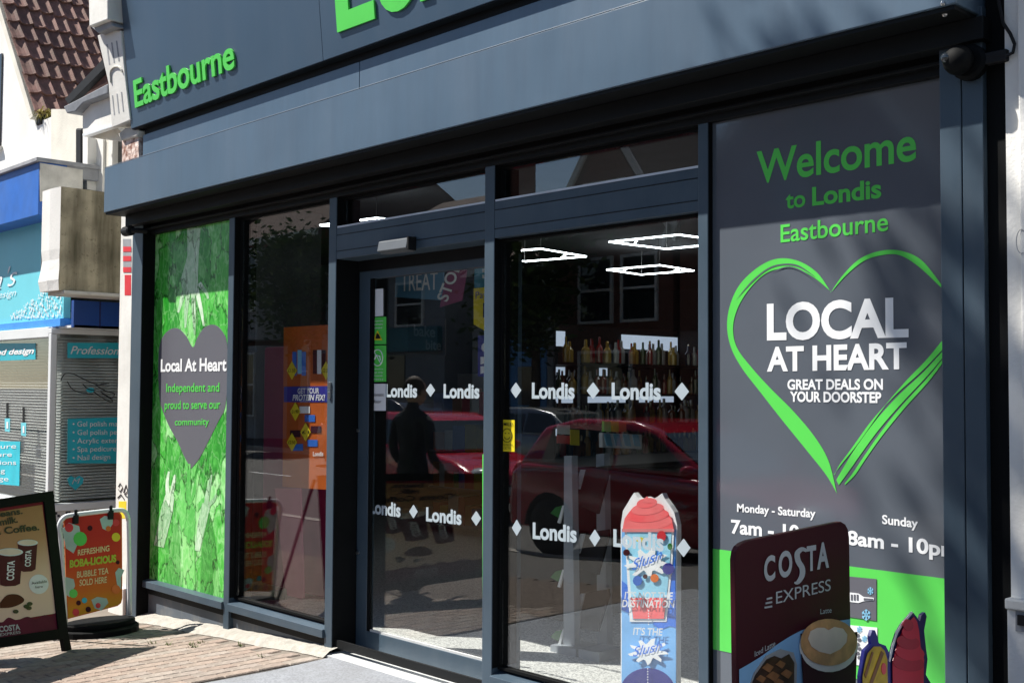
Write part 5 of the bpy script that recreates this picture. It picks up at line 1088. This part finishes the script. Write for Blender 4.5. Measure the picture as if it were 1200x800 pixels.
# ---- trees
barkm=mat('bark',(.09,.07,.05),.95,0,.2,.4,14,.8,40)
lf=[]
for k,c in enumerate(((.035,.075,.018),(.06,.115,.025),(.09,.14,.03))): lf.append(mat('leaves',c,.6,0,.3,.3,3))
def tree(x,y,h,cr_,crh,n,label,seed,lean=(0,0),name='street_tree',leaf=.09):
    rr=random.Random(seed); zb=gz(x)-.1; e=empty(name,(x,y,zb),label,'tree')
    top=Vector((x+lean[0],y+lean[1],h)); base=Vector((x,y,zb)); m=MB()
    pts=[base.lerp(top,t)+Vector((.12*math.sin(t*5),.1*math.cos(t*4)-.1,0)) for t in (0,.2,.4,.6,.8,1)]
    m.tube(pts,[.17,.14,.12,.10,.07,.04],9); tips=[]
    for i in range(16):
        t=rr.uniform(.5,1); b=base.lerp(top,t); a=rr.uniform(0,6.28); l=cr_*rr.uniform(.5,1.0); c=b+Vector((math.cos(a)*l,math.sin(a)*l,rr.uniform(.1,.9)*crh*.6)); mid_=b.lerp(c,.5)+Vector((0,0,.15)); m.tube([b,mid_,c],[.045,.03,.01],5); tips+=[c,mid_,b.lerp(c,.75)]
    m.build('trunk',barkm,e,smooth=True)
    ms=[MB() for _ in lf]
    for i in range(n):
        c=rr.choice(tips); rad=cr_*.34; p=c+Vector((rr.gauss(0,rad),rr.gauss(0,rad),rr.gauss(0,rad*.8))); s=leaf*rr.uniform(.7,1.3)
        a=Vector((rr.gauss(0,1),rr.gauss(0,1),rr.gauss(0,.6))).normalized(); b=a.orthogonal().normalized(); ms[rr.randrange(3)].add([p-a*s,p+b*s*.5,p+a*s,p-b*s*.5],[(0,1,2,3)])
    for k,mm in enumerate(ms): mm.build('crown',lf[k],e,kind='stuff')
tree(-4.4,-4.35,10.8,.65,.8,1600,'leafy street tree at the kerb whose shade dapples the right end of the shop',3,lean=(-2.7,.0),leaf=.075)
tree(-19.6,-15.2,4.6,1.1,2.4,3500,'small dark street tree across the road in front of the gabled house',4,leaf=.12)
tree(-30.2,-15.4,5.6,1.2,2.6,3500,'dark street tree across the road in front of the bay windowed house',5,leaf=.12)
# ---- cars
tyre=mat('tyre_rubber',(.02,.02,.02),.8); rim=mat('wheel_rim',(.45,.46,.48),.35,.8)
lampm=mat('headlamp',(.75,.78,.8),.08,.3); carglass=mat('car_window_glass',(.03,.04,.045),.04,0,.9)
def car(x,y,paint,label,rz=0,kind=0,L=4.0,H=1.47,Wd=1.72):
    z0=gz(x)-.13; e=empty('parked_car',(0,0,0),label,'car','cars in the street')
    hx=L/2
    lower=[(-hx,.28),(-hx,.62),(-hx+.04,.88),(-hx+.20,.97),(-hx+1.0,.98),(hx-1.35,.93),(hx-.55,.82),(hx-.12,.68),(hx,.50),(hx-.02,.26)]
    if kind==0: cab=[(-hx+.12,.95),(-hx+.42,H-.1),(-hx+.9,H),(-hx+1.7,H-.01),(hx-1.95,H-.1),(hx-1.15,.92)]
    else: cab=[(-hx+.2,1.0),(-hx+.5,H-.1),(-hx+1.2,H),(0.1,H-.02),(hx-1.75,H-.16),(hx-1.0,.95)]
    def loft(pr,wf,nm,mt,par,seg=7,bv=.05):
        V=[];n=len(pr);f=[]
        for j in range(seg):
            t=-1+2*j/(seg-1)
            for (px_,pz) in pr:
                yy,xx,zz=wf(t,px_,pz); V.append((xx,yy,zz))
        for j in range(seg-1):
            for i in range(n): f.append((j*n+i,(j+1)*n+i,(j+1)*n+(i+1)%n,j*n+(i+1)%n))
        f+=[tuple(range(n)),tuple(range((seg-1)*n,seg*n))[::-1]]
        o=MB().add(V,f).build(nm,mt,par,bv,smooth=True); return o
    h=Wd/2
    loft(lower,lambda t,a,b:(h*(math.sin(t*1.45)/math.sin(1.45)),a*(1-.05*t*t),b),'body',paint,e)
    loft(cab,lambda t,a,b:(h*.93*(math.sin(t*1.4)/math.sin(1.4))*(1-.20*max(0,(b-.95))/(H-.95)),a*(1-.03*t*t),b),'cabin',paint,e)
    # windows: side panes and screens slightly proud of the cabin
    for s in (-1,1):
        for (a,b_,c,d) in ((-hx+.55,-hx+1.55,-hx+.62,-hx+1.55),(-hx+1.62,hx-1.45,-hx+1.62,hx-1.98)):
            yb_=h*.93*.998+.012; yt=h*.93*(1-.20*.8)+.012
            MB().ext([(a,s*yb_,1.0),(b_,s*yb_,.98),(d,s*yt,H-.13),(c,s*yt,H-.10)],(0,-s*.02,0)).build('side_window',carglass,e)
    def screen(xb,zb_,xt,zt_,nm):
        V=[];f=[]
        for j in range(7):
            t=-1+j/3
            V+=[(xb*(1-.03*t*t)+(.02 if xb>0 else -.02),t*h*.86,zb_),(xt*(1-.03*t*t)+(.02 if xb>0 else -.02),t*h*.74,zt_)]
        for j in range(6): f.append((2*j,2*j+2,2*j+3,2*j+1))
        MB().add(V,f).build(nm,carglass,e,smooth=True)
    screen(hx-1.2,.95,hx-1.90,H-.12,'windscreen'); screen(-hx+.15,1.0,-hx+.42,H-.14,'rear_window')
    for sx in (-hx+.72,hx-.78):
        for s in (-1,1):
            w_=empty('wheel',(sx,s*(h-.09),.31)); w_.parent=e
            c=(sx,s*(h-.09),.31)
            MB().lathe([(.20,-.1),(.29,-.1),(.315,-.06),(.315,.06),(.29,.1),(.20,.1)],22,c,'y').build('tyre',tyre,w_,smooth=True)
            MB().lathe([(.05,s*.09),(.19,s*.085),(.205,s*.1),(.205,-s*.02)],20,c,'y').build('rim',rim,w_)
            box('arch_liner',M['black'],(sx-.36,sx+.36,min(s*(h-.02),s*(h+.004)),max(s*(h-.02),s*(h+.004)),.25,.5),e) if False else None
            V=[(sx+.37*math.cos(R(a)),s*(h+.002-.0*a),.31+.37*math.sin(R(a))) for a in range(0,181,20)]
            MB().ext(V,(0,-s*.05,0)).build('wheel_arch',M['black'],e)
    for s in (-1,1):
        MB().ball((hx-.22,s*(h-.30),.66),(.20,.22,.09),12,8).build('headlight',lampm,e,smooth=True)
        MB().ball((-hx+.08,s*(h-.20),.82),(.07,.12,.16),10,7).build('tail_light',M['red'],e,smooth=True)
        MB().ball((hx-1.35,s*(h+.08),1.0),(.08,.11,.07),10,7).build('wing_mirror',paint,e,smooth=True)
    box('grille',M['black'],(hx-.1,hx+.012,-.45,.45,.36,.52),e,.02); box('number_plate',M['white_print'],(hx+.0,hx+.02,-.26,.26,.38,.49),e)
    box('bumper_strip',M['black'],(-hx-.01,-hx+.05,-.6,.6,.32,.42),e,.01)
    e.location=(x,y,z0); e.rotation_euler.z=rz
    return e
rp_=mat('red_car_paint',(.36,.010,.028),.12,0,.6,.05,2,coat=.8); kp=mat('dark_car_paint',(.03,.035,.045),.12,0,.6,.05,2,coat=.8); sv=mat('silver_car_paint',(.30,.32,.34),.2,.6,.5,.05,2,coat=.6)
car(-7.4,-5.65,rp_,'red hatchback parked at the near kerb, reflected in the right window',0)
car(-13.5,-7.3,mat('bright_red_car_paint',(.60,.02,.05),.12,0,.6,.05,2,coat=.8),'red hatchback driving past, reflected in the sliding door',R(10))
car(-21,-12.4,kp,'dark estate car parked at the far kerb behind the red hatchbacks',0,1,4.5,1.6)
car(-15.6,-12.4,sv,'silver car parked at the far kerb opposite the shop',0,0,4.2)
# ---- person on the pavement (seen reflected in the door)
def person(px_,py_):
    z=gz(px_); e=empty('person',(px_,py_,z),'person in dark jacket and trousers standing on the pavement, reflected in the door','person')
    J=[((0,0,.93),.13),((0,0,1.12),.125),((0,.01,1.32),.15),((0,.02,1.44),.085),((0,.01,1.50),.055),((0,-.015,1.58),.06)]
    vs=[j[0] for j in J]; rs=[j[1] for j in J]; ed=[(i,i+1) for i in range(5)]
    def chain(start,pts):
        p=start
        for c,r in pts: vs.append(c); rs.append(r); ed.append((p,len(vs)-1)); p=len(vs)-1
        return p
    for s,st_ in ((-1,.10),(1,-.12)):
        chain(0,[((s*.09,0,.88),.10),((s*.10,-st_*.3,.68),.085),((s*.10,-st_*.5-.02,.50),.062),((s*.10,-st_*.8+.02,.28),.055),((s*.10,-st_+.04,.09),.042)])
        chain(3,[((s*.13,.01,1.42),.065),((s*.21,.0,1.38),.06),((s*.25,.02,1.18),.048),((s*.25,-.02,1.08),.042),((s*.23,-.14,.98),.035),((s*.21,-.20,.93),.03)])
    me=bpy.data.meshes.new('body'); me.from_pydata(vs,ed,[]); o=bpy.data.objects.new('clothed_body',me); col.objects.link(o); o.parent=e
    sk=o.modifiers.new('skin','SKIN'); o.modifiers.new('sub','SUBSURF').levels=2; o.modifiers['sub'].render_levels=2
    for i,r in enumerate(rs): me.skin_vertices[0].data[i].radius=(r,r*.8)
    me.skin_vertices[0].data[0].use_root=True; me.materials.append(mat('dark_clothes',(.045,.045,.06),.85,0,.2,.3,8))
    skin=mat('skin',(.50,.30,.22),.5); hair=mat('hair',(.05,.03,.02),.7)
    H=Vector((px_,py_-.03,z+1.63))
    MB().ball(H,(.078,.098,.118),18,14).build('head',skin,e,smooth=True)
    MB().ball(H+Vector((0,.022,.03)),(.086,.098,.108),16,12).build('hair',hair,e,smooth=True)
    MB().ext([H+Vector((-.012,-.094,-.02)),H+Vector((.012,-.094,-.02)),H+Vector((0,-.092,.02))],(0,-.02,-.004)).build('nose',skin,e)
    for s in (-1,1): MB().ball(H+Vector((s*.03,-.086,.012)),(.012,.008,.007),8,6).build('eye',M['black'],e,smooth=True); MB().ball(H+Vector((s*.08,0,-.005)),(.012,.02,.03),8,6).build('ear',skin,e,smooth=True)
    MB().ball(H+Vector((0,-.088,-.05)),(.024,.008,.006),8,6).build('mouth',M['red'],e,smooth=True)
    for s in (-1,1):
        c=Vector((px_+s*.205,py_-.235,z+.905)); m=MB(); m.ball(c,(.022,.04,.042),12,8)
        for k in range(5):
            a=c+Vector((s*(-.02+.0105*k),-.025,-.02)); l=(.032,.062,.07,.065,.052)[k]
            if k==0: m.tube([c+Vector((-s*.018,-.01,.005)),c+Vector((-s*.04,-.035,-.005)),c+Vector((-s*.04,-.058,-.02))],[.011,.010,.007],7)
            else: m.tube([a,a+Vector((0,-l*.5,-l*.25)),a+Vector((0,-l*.75,-l*.65))],[.009,.0085,.006],7)
        m.build('hand',skin,e,smooth=True)
        MB().ball((px_+s*.10,py_-(.10 if s<0 else -.12)-.03,z+.045),(.045,.14,.05),12,8).build('shoe',M['black'],e,smooth=True)
    bx_=px_+.2; MB().box(bx_-.02,bx_+.1,py_-.36,py_-.12,z+.52,z+.86).build('shopping_bag',M['black'],e,.02) if False else None
    e.rotation_euler.z=0
person(-7.55,-1.75)
print("OBJS",len(bpy.data.objects),"TRIS",sum(len(o.data.polygons) for o in bpy.data.objects if o.type=="MESH"))
